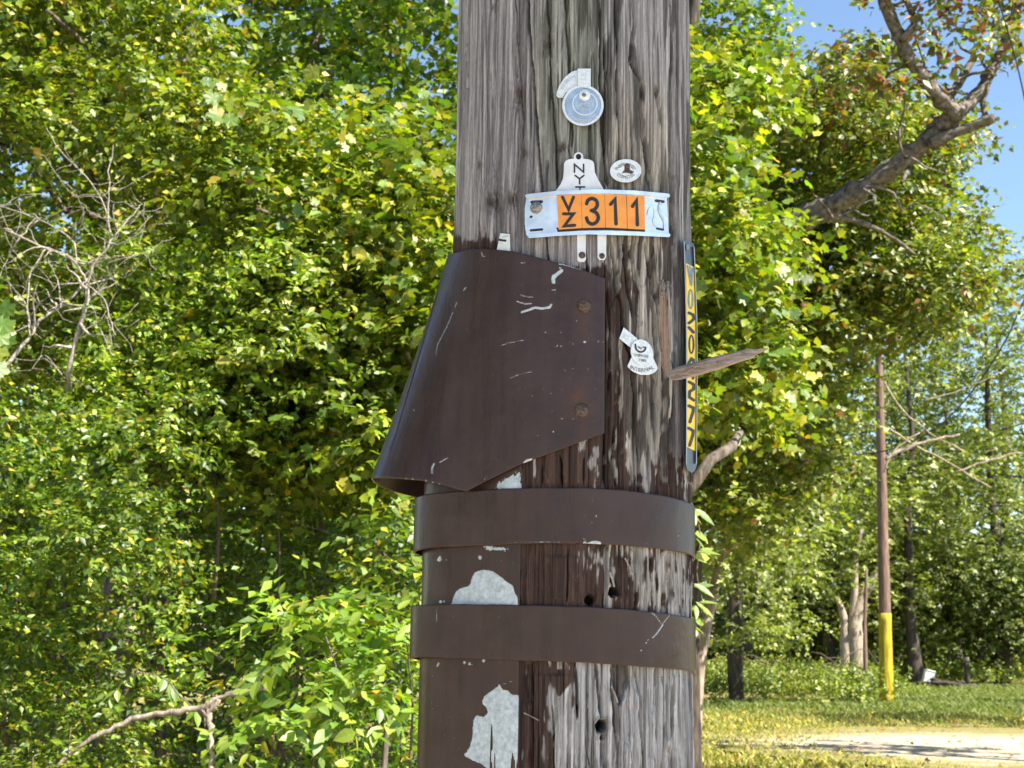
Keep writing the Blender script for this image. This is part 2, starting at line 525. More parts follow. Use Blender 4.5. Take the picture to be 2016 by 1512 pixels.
def sheet(name, poly, mapper, t0, t1, mat, parent=None, slice_=10.0, smooth=False, wobble=0.0):
    """a plate whose outline is poly (photo pixels), laid on the surface mapper(px, py, off), from off t0 to t1"""
    bm = bmesh.new()
    area = sum(poly[i][0] * poly[(i + 1) % len(poly)][1] - poly[(i + 1) % len(poly)][0] * poly[i][1] for i in range(len(poly)))
    pts = poly if area < 0 else poly[::-1]
    vs_ = [bm.verts.new((x, -y, 0)) for x, y in pts]
    f = bm.faces.new(vs_)
    bm.normal_update()
    if f.normal.z < 0:
        bmesh.ops.reverse_faces(bm, faces=[f])
    x0 = min(p[0] for p in poly); x1 = max(p[0] for p in poly)
    x = x0 + slice_
    while x < x1 - 1e-3:
        bmesh.ops.bisect_plane(bm, geom=bm.verts[:] + bm.edges[:] + bm.faces[:], dist=1e-4, plane_co=(x, 0, 0), plane_no=(1, 0, 0))
        x += slice_
    bmesh.ops.triangulate(bm, faces=bm.faces[:])
    top = bm.faces[:]
    ret = bmesh.ops.extrude_face_region(bm, geom=top)
    newv = [g for g in ret['geom'] if isinstance(g, bmesh.types.BMVert)]
    for v in newv:
        v.co.z = 1.0
    bmesh.ops.recalc_face_normals(bm, faces=bm.faces[:])
    for v in bm.verts:
        off = t0 + (t1 - t0) * v.co.z
        if wobble:
            off += wobble * (math.sin(v.co.x * 0.21 + 1.3) + math.sin(v.co.y * 0.17 + v.co.x * .05)) * 0.5
        v.co = mapper(v.co.x, -v.co.y, off)
    bmesh.ops.recalc_face_normals(bm, faces=bm.faces[:])
    return from_bm(name, bm, mat, parent, smooth)

def ellipse(cx, cy, rx, ry, n=28, rot=0.0):
    c, s = math.cos(rot), math.sin(rot)
    out = []
    for i in range(n):
        a = 2 * math.pi * i / n
        x, y = rx * math.cos(a), ry * math.sin(a)
        out.append((cx + x * c - y * s, cy + x * s + y * c))
    return out

def ring(name, cx, cy, rx, ry, wd, mapper, t0, t1, mat, parent, n=40):
    bm = bmesh.new()
    rows = []
    for i in range(n):
        a = 2 * math.pi * i / n
        q = []
        for k, off in ((1.0, t0), (1.0, t1), (0.0, t1), (0.0, t0)):
            q.append(bm.verts.new(mapper(cx + (rx - wd * (1 - k)) * math.cos(a), cy + (ry - wd * (1 - k)) * math.sin(a), off)))
        rows.append(q)
    for i in range(n):
        A, B = rows[i], rows[(i + 1) % n]
        for k in range(4):
            bm.faces.new((A[k], B[k], B[(k + 1) % 4], A[(k + 1) % 4]))
    bmesh.ops.recalc_face_normals(bm, faces=bm.faces[:])
    return from_bm(name, bm, mat, parent)

def smooth_line(pts, k=6):
    if len(pts) < 3:
        return pts
    out = []
    P = [pts[0]] + list(pts) + [pts[-1]]
    for i in range(1, len(P) - 2):
        p0, p1, p2, p3 = (np.array(P[j], float) for j in (i - 1, i, i + 1, i + 2))
        for j in range(k):
            t = j / k
            out.append(tuple(0.5 * ((2 * p1) + (-p0 + p2) * t + (2 * p0 - 5 * p1 + 4 * p2 - p3) * t * t + (-p0 + 3 * p1 - 3 * p2 + p3) * t ** 3)))
    out.append(tuple(pts[-1]))
    return out

def stroke_poly(pts, wd, caps=6):
    """outline of a thick line with round ends"""
    P = [np.array(p, float) for p in pts]
    n = len(P)
    L, Rr = [], []
    for i in range(n):
        a = P[max(i - 1, 0)]; b = P[min(i + 1, n - 1)]
        if 0 < i < n - 1:
            d1 = (P[i] - P[i - 1]); d1 /= np.linalg.norm(d1)
            d2 = (P[i + 1] - P[i]); d2 /= np.linalg.norm(d2)
            d = d1 + d2
            if np.linalg.norm(d) < 1e-6: d = d2
            d /= np.linalg.norm(d)
            nn = np.array((-d[1], d[0])); k = 1 / max(np.dot(nn, (-d1[1], d1[0])), 0.45)
        else:
            d = b - a; d /= np.linalg.norm(d); nn = np.array((-d[1], d[0])); k = 1
        L.append(P[i] + nn * wd / 2 * k); Rr.append(P[i] - nn * wd / 2 * k)
    def cap(c, frm, sgn):
        v = frm - c; out = []
        for j in range(1, caps):
            a = sgn * math.pi * j / caps
            out.append(c + np.array((v[0] * math.cos(a) - v[1] * math.sin(a), v[0] * math.sin(a) + v[1] * math.cos(a))))
        return out
    poly = L + cap(P[-1], L[-1], -1) + Rr[::-1] + cap(P[0], Rr[0], -1)
    return [tuple(p) for p in poly]

def stroke(name, pts, wd, mapper, t0, t1, mat, parent, slice_=6.0):
    return sheet(name, stroke_poly(pts, wd), mapper, t0, t1, mat, parent, slice_)

_fonts = {}
def text_sheet(name, s, cx, cy, h, mapper, t0, t1, mat, parent, rot=0.0, arc=None):
    """small raised lettering; arc = (cx, cy, radius, mid angle, direction) bends it round a centre"""
    cu = bpy.data.curves.new('lettering', 'FONT')
    cu.body = s; cu.size = 1.0; cu.align_x = 'CENTER'; cu.resolution_u = 2
    cu.extrude = 0.0
    o = bpy.data.objects.new('lettering', cu)
    COL.objects.link(o)
    dg = bpy.context.evaluated_depsgraph_get()
    me = bpy.data.meshes.new_from_object(o.evaluated_get(dg))
    bpy.data.objects.remove(o); bpy.data.curves.remove(cu)
    bm = bmesh.new(); bm.from_mesh(me); bpy.data.meshes.remove(me)
    top = bm.faces[:]
    ret = bmesh.ops.extrude_face_region(bm, geom=top)
    for g in ret['geom']:
        if isinstance(g, bmesh.types.BMVert): g.co.z = 1
    for v in bm.verts:
        x, y, z = v.co.x * h, (v.co.y - 0.35) * h, v.co.z
        if arc:
            ax, ay, ar, am, dr = arc
            a = am + dr * x / ar
            rr = ar + (y if dr > 0 else -y)
            px, py = ax + rr * math.sin(a), ay - rr * math.cos(a)
        else:
            px = cx + x * math.cos(rot) + y * math.sin(rot)
            py = cy + x * math.sin(rot) - y * math.cos(rot)
        v.co = mapper(px, py, t0 + (t1 - t0) * z)
    bmesh.ops.recalc_face_normals(bm, faces=bm.faces[:])
    return from_bm(name, bm, mat, parent)

def stud(name, px, py, rad, off, height, mat, parent, mapper=cyl, dome=True, seg=18):
    """a bolt or nail head of radius rad (metres) on the surface at a photo pixel"""
    c = mapper(px, py, off)
    e = mapper(px, py, off + 0.01)
    nrm = Vector((c.x - PX, c.y - PD, 0)).normalized() if mapper is cyl else (CAM - c).normalized()
    q = nrm.to_track_quat('Z', 'Y').to_matrix().to_4x4()
    prof = [(rad, -0.002), (rad, height * .35), (rad * .86, height * .75), (rad * .5, height), (0.0, height * 1.03)] if dome else \
           [(rad, -0.002), (rad, height * .8), (rad * .9, height), (0, height)]
    bm = bmesh.new()
    rings = []
    for r_, h_ in prof:
        if r_ == 0:
            rings.append([bm.verts.new((0, 0, h_))])
        else:
            rings.append([bm.verts.new((r_ * math.cos(2 * math.pi * i / seg), r_ * math.sin(2 * math.pi * i / seg), h_)) for i in range(seg)])
    for A, B in zip(rings, rings[1:]):
        for i in range(seg):
            if len(B) == 1: bm.faces.new((A[i], A[(i + 1) % seg], B[0]))
            else: bm.faces.new((A[i], A[(i + 1) % seg], B[(i + 1) % seg], B[i]))
    bm.transform(Matrix.Translation(c) @ q)
    return from_bm(name, bm, mat, parent, smooth=True)

def tube_arrays(pts, rad, n=8, rough=0.0, seed=0):
    P = np.array([tuple(p) for p in pts], float)
    m = len(P)
    T = np.gradient(P, axis=0)
    T /= np.linalg.norm(T, axis=1)[:, None] + 1e-12
    ref = np.array((0.13, 0.97, 0.21)) if abs(T[0] @ np.array((0, 1, 0))) < .9 else np.array((1., 0, 0))
    A = np.cross(T, ref); A /= np.linalg.norm(A, axis=1)[:, None] + 1e-12
    B = np.cross(T, A)
    rad = np.broadcast_to(np.asarray(rad, float), (m,))
    ang = np.linspace(0, 2 * np.pi, n, endpoint=False)
    rr = rad[:, None] * np.ones((m, n))
    if rough:
        rr = rr * (1 + rough * (vn(np.arange(n)[None, :] * 1.7 + 0 * rr, np.arange(m)[:, None] * .6 + 0 * rr, seed) - .5) * 2)
    V = P[:, None, :] + rr[..., None] * (np.cos(ang)[None, :, None] * A[:, None, :] + np.sin(ang)[None, :, None] * B[:, None, :])
    V = V.reshape(-1, 3)
    i, j = np.meshgrid(np.arange(m - 1), np.arange(n), indexing='ij')
    a = i * n + j; b = i * n + (j + 1) % n
    F = np.stack([a, b, b + n, a + n], -1).reshape(-1, 4)
    V = np.vstack([V, P[0], P[-1]])
    k = np.arange(n)
    c0 = np.stack([(k + 1) % n, k, np.full(n, m * n)], -1)
    c1 = np.stack([(m - 1) * n + k, (m - 1) * n + (k + 1) % n, np.full(n, m * n + 1)], -1)
    return V, F, np.vstack([c0, c1])

class Tubes:
    def __init__(self): self.V, self.Q, self.T, self.n = [], [], [], 0
    def add(self, pts, rad, n=8, rough=0.0, seed=0):
        V, Q, T = tube_arrays(pts, rad, n, rough, seed)
        self.V.append(V); self.Q.append(Q + self.n); self.T.append(T + self.n); self.n += len(V)
    def build(self, name, mat, parent=None):
        me = np_mesh(name, np.vstack(self.V), [np.vstack(self.Q), np.vstack(self.T)])
        return link(name, me, mat, parent, smooth=True)

def wander(a, b, n, amp, seed, sag=0.0):
    a = np.array(tuple(a)); b = np.array(tuple(b))
    t = np.linspace(0, 1, n)
    L = np.linalg.norm(b - a)
    P = a + (b - a) * t[:, None]
    for k in range(3):
        P[:, k] += (vn(t * 4 + k * 31, 0 * t + seed, seed + k) - .5) * 2 * amp * L * np.sin(np.pi * np.clip(t, 0, 1)) ** .5
    P[:, 2] -= sag * L * np.sin(np.pi * t)
    return P

# ------------------------------------------------------------------ leaves
SHAPES = {
    'oval': (np.array([(0, 0, 0), (.38, .5, .06), (1, 0, -.06), (.38, -.5, .06), (.42, 0, -.03)]),
             np.array([(0, 4, 1), (1, 4, 2), (0, 3, 4), (3, 2, 4)])),
    'maple': (np.array([(0, 0, 0), (.10, .50, .0), (.36, .40, .06), (.60, .52, -.03), (.70, .28, .04), (1.0, 0, -.10),
                        (.70, -.26, .03), (.56, -.54, -.04), (.36, -.38, .05), (.08, -.48, 0), (.4, 0, -.04)]),
              np.array([(0, 10, 1), (1, 10, 2), (2, 10, 3), (3, 10, 4), (4, 10, 5), (5, 10, 6), (6, 10, 7), (7, 10, 8), (8, 10, 9), (9, 10, 0)])),
    'star': (np.array([(0, 0, 0), (.35, .6, -.02), (.5, .22, .05), (1, 0, -.08), (.5, -.22, .05), (.35, -.6, -.02)]),
             np.array([(0, 2, 1), (0, 3, 2), (0, 4, 3), (0, 5, 4)])),
    'blade': (np.array([(0, .5, 0), (0, -.5, 0), (.6, .3, .05), (.6, -.3, .05), (1, 0, -.1)]),
              np.array([(0, 1, 3), (0, 3, 2), (2, 3, 4)])),
}
def norm(v):
    return v / (np.linalg.norm(v, axis=-1, keepdims=True) + 1e-9)

def leaf_frames(axis, normal):
    nn = norm(normal)
    a = norm(axis - (axis * nn).sum(1)[:, None] * nn)
    return a, np.cross(nn, a), nn

def leaves_mesh(name, P, axis, normal, L, width, cols, shape):
    a, b, nn = leaf_frames(axis, normal)
    pts, tri = SHAPES[shape]
    k = len(pts)
    V = P[:, None, :] + L[:, None, None] * (pts[None, :, 0:1] * a[:, None, :] + pts[None, :, 1:2] * width * b[:, None, :] + pts[None, :, 2:3] * nn[:, None, :])
    F = (np.arange(len(P)) * k)[:, None, None] + tri[None]
    C = np.repeat(cols, k, axis=0)
    return np_mesh(name, V.reshape(-1, 3), [F.reshape(-1, 3)], C)

PAL = {
    'maple': [((0.062, 0.115, 0.013), 5), ((0.10, 0.155, 0.016), 4), ((0.16, 0.19, 0.02), 2), ((0.24, 0.2, 0.02), .5), ((0.04, 0.085, 0.012), 3)],
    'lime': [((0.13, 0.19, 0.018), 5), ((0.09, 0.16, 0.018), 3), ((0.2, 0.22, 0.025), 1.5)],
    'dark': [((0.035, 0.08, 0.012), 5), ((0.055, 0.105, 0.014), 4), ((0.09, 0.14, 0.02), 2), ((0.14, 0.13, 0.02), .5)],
    'bush': [((0.08, 0.16, 0.02), 5), ((0.13, 0.22, 0.025), 4), ((0.18, 0.25, 0.03), 2), ((0.26, 0.22, 0.02), .5)],
    'autumn': [((0.075, 0.125, 0.014), 6), ((0.13, 0.17, 0.017), 4), ((0.20, 0.205, 0.02), 2), ((0.28, 0.17, 0.02), .15)],
    'oak': [((0.07, 0.11, 0.018), 6), ((0.12, 0.155, 0.025), 4), ((0.18, 0.19, 0.03), 2), ((0.2, 0.09, 0.02), .25)],
    'oakred': [((0.11, 0.045, 0.025), 4), ((0.06, 0.07, 0.02), 4), ((0.16, 0.08, 0.03), 2), ((0.12, 0.13, 0.03), 2)],
    'far': [((0.10, 0.135, 0.036), 5), ((0.13, 0.17, 0.045), 4), ((0.17, 0.19, 0.06), 2)],  # leaf colours lightened: haze over the far trees put into the colour
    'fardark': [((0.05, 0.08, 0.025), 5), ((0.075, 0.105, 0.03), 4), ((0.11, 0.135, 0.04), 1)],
    'weed': [((0.09, 0.14, 0.025), 5), ((0.14, 0.18, 0.03), 4), ((0.2, 0.2, 0.05), 2)],
    'lawn': [((0.14, 0.165, 0.055), 5), ((0.21, 0.21, 0.085), 5), ((0.29, 0.255, 0.13), 4), ((0.11, 0.15, 0.045), 2)],
    'litter': [((0.20, 0.13, 0.07), 4), ((0.26, 0.19, 0.10), 4), ((0.15, 0.08, 0.04), 3), ((0.36, 0.28, 0.05), 2)],
}
LEAFTINT = (1.34, 1.24, 0.80)
def palette(key, n):
    c = np.array([x[0] for x in PAL[key]]); p = np.array([x[1] for x in PAL[key]], float)
    i = RNG.choice(len(c), n, p=p / p.sum())
    return c[i] * np.array(LEAFTINT) * (0.5 + 0.95 * RNG.random((n, 1)))

def sprays(blobs, n_leaves, per=14, slen=.28, upw=.6, outw=.6, rnd=.55, droop=.25, shell=.45, keep=None):
    """leaf places clustered along short drooping twigs spread through ellipsoid boughs"""
    C = np.array([b[0] for b in blobs], float); Rd = np.array([b[1] for b in blobs], float)
    if Rd.ndim == 1: Rd = np.stack([Rd, Rd, Rd * .8], 1)
    m = max(1, n_leaves // per)
    wgt = (Rd ** 2).mean(1); wgt /= wgt.sum()
    bi = RNG.choice(len(C), m, p=wgt)
    d = norm(RNG.normal(size=(m, 3)))
    d[:, 2] = np.where(d[:, 2] < -.3, -d[:, 2], d[:, 2])
    rr = shell + (1.08 - shell) * RNG.random(m) ** .6
    pos = C[bi] + d * Rd[bi] * rr[:, None]
    if keep is not None:
        k = keep(pos)
        pos, d = pos[k], d[k]; m = len(pos)
    hor = RNG.normal(size=(m, 3)); hor[:, 2] *= .3
    t = norm(d * .7 + norm(hor) * .7 + np.array((0, 0, -droop)))
    side = norm(np.cross(t, np.array((0, 0, 1.)) + .3 * RNG.normal(size=(m, 3))))
    k = per
    s = (np.arange(k)[None, :] + RNG.random((m, k))) / k * slen * (.6 + .8 * RNG.random((m, 1)))
    sg = np.where(np.arange(k) % 2, 1., -1.)[None, :]
    P = pos[:, None, :] + t[:, None, :] * s[..., None] - np.array((0, 0, 1.)) * (s ** 2)[..., None] * droop * 1.5
    ax = t[:, None, :] * (.35 + .3 * RNG.random((m, k, 1))) + side[:, None, :] * sg[..., None] * .9 + .35 * RNG.normal(size=(m, k, 3)) + np.array((0, 0, -droop))
    nn = np.array((0, 0, 1.)) * upw + d[:, None, :] * outw + rnd * RNG.normal(size=(m, k, 3))
    return P.reshape(-1, 3), ax.reshape(-1, 3), nn.reshape(-1, 3)

def foliage(name, blobs, n, leaf, pal, shape='oval', width=.62, parent=None, pal2=None, mix2=None, kind='stuff', **kw):
    P, ax, nn = sprays(blobs, n, **kw)
    L = leaf * (.65 + .6 * RNG.random(len(P)))
    c = palette(pal, len(P))
    # colour drifts from branch to branch
    cell = np.floor(P / 0.55)
    h = _hash(cell[:, 0], cell[:, 1] * 7 + cell[:, 2] * 131, 5)[:, None]
    c = c * (0.8 + .45 * h)
    if pal2 is not None:
        k = mix2(P)
        c2 = palette(pal2, len(P))
        c = np.where((RNG.random(len(P)) < k)[:, None], c2, c)
    me = leaves_mesh(name, P, ax, nn, L, width, c, shape)
    o = link(name, me, M['leaf'], parent)
    if kind: o['kind'] = kind
    return o

def blobs_rect(x0, y0, x1, y1, Y0, Y1, n, r0, r1, inside=None):
    out = []
    g = 0
    while len(out) < n and g < n * 40:
        g += 1
        px, py = random.uniform(x0, x1), random.uniform(y0, y1)
        if inside and not inside(px, py): continue
        Y = random.uniform(Y0, Y1)
        p = at(px, py, Y)
        if p.z < .25: continue
        r = random.uniform(r0, r1)
        out.append((tuple(p), (r, r, r * .75)))
    return out

def make_leaf_mesh(name, shape, width, mat):
    """one leaf, one unit long along x, with a folded midrib and a stalk"""
    bm = bmesh.new()
    if shape == 'oval':
        prof = [(0.0, .02), (.15, .30), (.38, .46), (.62, .38), (.82, .2), (1.0, 0.0)]
        L, Rr, Mi = [], [], []
        for x, y in prof:
            z = -.10 * x * x
            Mi.append(bm.verts.new((x, 0, z)))
            if y > 0:
                L.append(bm.verts.new((x, y * width, z + .16 * y * width))); Rr.append(bm.verts.new((x, -y * width, z + .16 * y * width)))
        for i in range(len(L) - 1):
            bm.faces.new((Mi[i], Mi[i + 1], L[i + 1], L[i])); bm.faces.new((Mi[i + 1], Mi[i], Rr[i], Rr[i + 1]))
        bm.faces.new((Mi[-2], Mi[-1], L[-1])); bm.faces.new((Mi[-1], Mi[-2], Rr[-1]))
    else:
        half = [(0, .03), (.0, .26), (-.02, .40), (.14, .47), (.22, .56), (.33, .46), (.40, .36), (.50, .42), (.62, .56), (.70, .44), (.78, .40), (.77, .28), (.80, .18), (.90, .14), (1.03, 0)]
        c = bm.verts.new((.36, 0, -.03))
        def z(x, y): return -.12 * x * x - .14 * y * y + .03
        up_ = [bm.verts.new((x, y * width, z(x, y))) for x, y in half]
        dn = [bm.verts.new((x, -y * width, z(x, y))) for x, y in half[:-1]]
        loop = up_ + dn[::-1]
        for i in range(len(loop)):
            bm.faces.new((c, loop[(i + 1) % len(loop)], loop[i]))
    bm.normal_update()
    me = bpy.data.meshes.new(name); bm.to_mesh(me); bm.free()
    me.materials.append(mat)
    return me

def leaf_parts(parent, meshes, P, axis, normal, L):
    a, b, nn = leaf_frames(axis, normal)
    inv = wm(parent).inverted()
    for i in range(len(P)):
        o = bpy.data.objects.new('leaf', meshes[i % len(meshes)])
        COL.objects.link(o)
        o.parent = parent
        m = Matrix((( a[i][0], b[i][0], nn[i][0], 0), (a[i][1], b[i][1], nn[i][1], 0), (a[i][2], b[i][2], nn[i][2], 0), (0, 0, 0, 1)))
        o.matrix_basis = inv @ Matrix.Translation(Vector(P[i])) @ m @ Matrix.Scale(float(L[i]), 4)

def nearest_visible(P, n, lim=(0, 0, PW, PH), avoid=None):
    """indices of up to n places, spread at random over what the camera sees nearest"""
    px, py = project(P)
    ok = (px > lim[0]) & (px < lim[2]) & (py > lim[1]) & (py < lim[3])
    idx = np.where(ok)[0]
    d = P[idx, 1]
    idx = idx[np.argsort(d)][: n * 2]
    RNG.shuffle(idx)
    return idx[:n]

# ================================================================== SETTING
gbm = bmesh.new()
gs = [-160, -60, -25, -12, -5, 0, 3, 6, 9, 12, 16, 22, 30, 45, 70, 160]
gy = [-80, -30, -10, 0, 5, 10, 14, 17, 20, 24, 28, 32, 36, 42, 50, 65, 90, 150, 300]
gv = [[gbm.verts.new((x, y, (0.03 * math.sin(x * .9) * math.cos(y * .7) - .03))) for x in gs] for y in gy]
for j in range(len(gy) - 1):
    for i in range(len(gs) - 1):
        gbm.faces.new((gv[j][i], gv[j][i + 1], gv[j + 1][i + 1], gv[j + 1][i]))
g = from_bm('ground', gbm, M['ground'])
tag(g, kind='structure')

# pale gravel road out of view, added to bounce light onto the pole
rbm = bmesh.new()
rv = [[rbm.verts.new((x, y + .3 * math.sin(x * .4 + y), .012)) for x in range(-42, 43, 3)] for y in (-11, -8, -5, -2, 1, 3.6)]
for A, B in zip(rv, rv[1:]):
    for i in range(len(A) - 1):
        rbm.faces.new((A[i], A[i + 1], B[i + 1], B[i]))
rd = from_bm('added_bounce_road', rbm, simple('bounce_road_gravel', (0.52, 0.47, 0.38), 0.95, 0, 0.0, 5, 0.5, 0.1, col2=(0.40, 0.35, 0.27)))
tag(rd, kind='structure')

# gravel drive crossing the lower right corner
def drive_edge(x, base, amp, s):
    return base + amp * math.sin(x * .5 + s) + amp * .5 * math.sin(x * 1.3 + s * 2)
nx_, ny_ = 60, 15
xs_ = np.linspace(2.0, 52, nx_)
V_, C_ = [], []
for x in xs_:
    k = min(1, max(0, (x - 2.0) / 4.0)) ** .7
    ya, yb = drive_edge(x, 22.2 - 5.2 * k, .25, 0), drive_edge(x, 22.2 + 4.2 * k + .02, .3, 2)
    for q in range(ny_):
        t = q / (ny_ - 1)
        V_.append((x, ya + (yb - ya) * t, .012)); C_.append((min(1.0, 2.6 * min(t, 1 - t)) * k,) * 3)
i_, j_ = np.meshgrid(np.arange(nx_ - 1), np.arange(ny_ - 1), indexing='ij')
a_ = (i_ * ny_ + j_).ravel()
dr = link('gravel_drive', np_mesh('gravel_drive', np.array(V_), [np.stack([a_, a_ + ny_, a_ + ny_ + 1, a_ + 1], -1)], np.array(C_)), None)
dr.data.materials.append(M['gravel'])
tag(dr, kind='structure')

# ================================================================== THE POLE
pole = thing('utility_pole', 'thick weathered wooden utility pole in the foreground with cracked grey and brown wood', 'utility pole', (PX, PD, 0))

def interp_line(pts, y):
    ys = [p[1] for p in pts]; xs = [p[0] for p in pts]
    return np.interp(y, ys, xs)

def build_shaft():
    th_f = np.linspace(R(-97), R(97), 660)
    th_b = np.linspace(R(97), R(263), 40)[1:-1]
    th = np.concatenate([th_f, th_b])
    z_vis = np.linspace(1.38, 2.56, 560)
    zz = np.concatenate([[-0.3, 0.3, 0.7, 1.0, 1.2, 1.3], z_vis, [2.7, 3.0, 3.6, 4.5, 6, 8, 9.5]])
    T, Z = np.meshgrid(th, zz)
    base = np.stack([PX + PR * np.sin(T), PD - PR * np.cos(T), Z], -1)
    px, py = project(base.reshape(-1, 3))
    px = px.reshape(T.shape); py = py.reshape(T.shape)
    front = np.cos(T) > -.15
    s = T * PR                                   # arc length
    # wandering grain
    sw = s + .003 * (vn(s / .03, Z / .35, 3) - .5) + .008 * (vn(s / .1 + 9, Z / 1.3, 4) - .5)
    kn = [(1018, 190, 16, 26, 1), (972, 398, 22, 26, 1), (1006, 392, 12, 20, .8), (1080, 85, 12, 16, .8), (1106, 292, 16, 14, .9),
          (942, 325, 8, 12, .7), (1030, 300, 10, 18, .7), (972, 15, 7, 10, .6), (1050, 395, 10, 18, .7), (1192, 150, 8, 12, .6), (1238, 500, 16, 22, .9)]
    pole_r = np.zeros_like(s)
    for kx, ky, rx, ry, k in kn:
        e = np.sqrt(((px - kx) / rx) ** 2 + ((py - ky) / (ry * 1.2)) ** 2)
        sw = sw + np.where(px > kx, 1, -1) * .006 * k * np.exp(-e * 1.1) * (e > .0)
    h = (fbm(sw / .0036, Z / .20, 11, 3) - .5) * .0026
    ridge = vn(sw / .0085, Z / .45, 21)
    right = sstep(1170, 1215, px) * sstep(1345, 1325, px)
    low = sstep(1290, 1330, py)
    mid = sstep(1045, 1070, px) * sstep(420, 330, py)
    rough = np.clip(.25 + .75 * right + .55 * mid + .35 * low, 0, 1)
    h += (ridge - .5) * .0042 * (rough - .25 * low)
    # flaking steps
    fl = fbm(sw / .012, Z / .07, 31, 3)
    h -= .0024 * sstep(.52, .56, fl) * right * sstep(120, 480, py) * .9
    h -= .0014 * sstep(.55, .58, fbm(sw / .009, Z / .05, 37, 3)) * sstep(860, 900, py)
    # natural checks: thin, long
    def check(seed, sc, zl, wd, lo):
        n_ = np.abs(vn(sw / sc, Z / zl, seed) - .5)
        m_ = sstep(lo, lo + .08, vn(sw / .035 + 3, Z / .13, seed + 1))
        return np.clip((1.15 - n_ / wd) * 1.8, 0, 1) * m_
    k1 = check(41, .021, 2.2, .022, .42); k2 = check(43, .012, 1.5, .032, .42); k3 = check(47, .0068, .9, .055, .42); k4 = check(49, .0040, .5, .09, .42)
    lv = np.clip(rough + .18, 0, 1)
    h -= (.010 * k1 + .008 * k2 + .006 * k3) * lv + .0036 * k4 * (.55 + .45 * rough)
    h += (vn(s / .022, Z / .13, 15) - .5) * .0032
    # the cracks one can see, traced
    cr = [
        ([(1039, -60), (1041, 40), (1047, 120), (1052, 200), (1058, 280), (1066, 375), (1076, 470), (1080, 540)], 4.2, .012),
        ([(1074, -60), (1083, 100), (1088, 200), (1099, 370)], 2.8, .007),
        ([(1110, -60), (1115, 70), (1120, 140), (1128, 300)], 3.0, .008),
        ([(1178, -60), (1182, 60), (1183, 160), (1186, 260), (1199, 372)], 5.0, .012),
        ([(1210, -60), (1215, 130), (1214, 240)], 3.6, .008),
        ([(1316, -60), (1321, 110), (1320, 280), (1325, 380), (1331, 470)], 5.0, .012),
        ([(1246, -40), (1249, 50), (1241, 120), (1258, 160), (1272, 165)], 6.0, .008),
        ([(1264, 150), (1262, 210), (1269, 300), (1276, 372)], 6.0, .011),
        ([(920, 40), (916, 110), (919, 190)], 2.6, .006),
        ([(1014, -20), (1020, 100), (1025, 195), (1031, 290)], 2.4, .006),
        ([(966, 130), (969, 260), (970, 370)], 1.6, .004),
        ([(1288, 160), (1296, 200), (1303, 255)], 9.0, .007),
        ([(1150, 460), (1158, 560)], 3.0, .006),
        ([(1205, 470), (1214, 560), (1226, 640), (1240, 700), (1252, 800), (1258, 900), (1262, 975)], 4.6, .010),
        ([(1228, 470), (1236, 560), (1248, 630)], 4.0, .008),
        ([(1270, 470), (1282, 560), (1291, 650), (1298, 720), (1303, 850), (1310, 960)], 5.2, .012),
        ([(1287, 470), (1289, 540), (1300, 640), (1312, 740)], 4.6, .011),
        ([(1330, 470), (1334, 600), (1330, 745), (1318, 860), (1322, 960)], 3.6, .009),
        ([(1197, 560), (1201, 700), (1200, 780)], 3.6, .007),
        ([(1212, 830), (1208, 900), (1214, 965)], 3.8, .008),
        ([(1100, 890), (1106, 920), (1109, 965)], 3.6, .009),
        ([(1150, 875), (1150, 960)], 2.6, .006),
        ([(1065, 905), (1067, 965)], 2.2, .005),
        ([(1118, 1070), (1119, 1130), (1117, 1195)], 2.4, .006),
        ([(1204, 1075), (1205, 1140), (1206, 1160)], 3.4, .009),
        ([(1280, 1080), (1284, 1140), (1290, 1195)], 6.0, .010),
        ([(1316, 1085), (1320, 1140), (1322, 1200)], 5.0, .010),
        ([(1251, 1080), (1256, 1200)], 2.6, .006),
        ([(1175, 1295), (1179, 1360), (1184, 1415)], 4.6, .013),
        ([(1186, 1445), (1188, 1480), (1190, 1570)], 4.2, .012),
        ([(1204, 1300), (1208, 1370), (1214, 1440), (1220, 1570)], 4.0, .011),
        ([(1131, 1300), (1136, 1360), (1137, 1410)], 5.6, .010),
        ([(1046, 1300), (1048, 1400), (1050, 1570)], 3.2, .009),
        ([(1257, 1300), (1263, 1380), (1262, 1440), (1272, 1570)], 3.6, .008),
        ([(1320, 1310), (1324, 1420), (1330, 1570)], 3.2, .008),
        ([(1304, 1310), (1310, 1440), (1306, 1570)], 2.4, .006),
        ([(1085, 1380), (1090, 1470), (1094, 1570)], 2.4, .006),
        ([(1155, 1380), (1158, 1460), (1162, 1570)], 2.0, .005),
        ([(1240, 1340), (1244, 1440), (1250, 1570)], 2.2, .005),
    ]
    for pts, wd, dp in cr:
        y0, y1 = pts[0][1], pts[-1][1]
        xc = interp_line(pts, py) + 2.2 * (vn(py / 26, 0 * py + wd * 7, 51) - .5) * 2 * .8
        e = np.abs(px - xc)
        wv = wd * (.55 + .75 * vn(py / 40, 0 * py + y0, 53)) * .62
        end = sstep(y0 - 4, y0 + 25, py) * sstep(y1 + 4, y1 - 25, py)
        h -= 1.25 * dp * np.clip((1.2 - e / np.maximum(wv * end, .05)) * 1.9, 0, 1) * end * front
    # slab of missing wood beside the splinter (pale fresh scar)
    def inpoly(poly, soft=2.0):
        ys = py; l = np.interp(ys, [p[0] for p in poly], [p[1] for p in poly]); r_ = np.interp(ys, [p[0] for p in poly], [p[2] for p in poly])
        return sstep(l - soft, l + soft, px) * sstep(r_ + soft, r_ - soft, px) * ((ys > poly[0][0]) & (ys < poly[-1][0]))
    scar = inpoly([(553, 1300, 1313), (640, 1304, 1318), (700, 1308, 1320), (744, 1312, 1318)]) * front
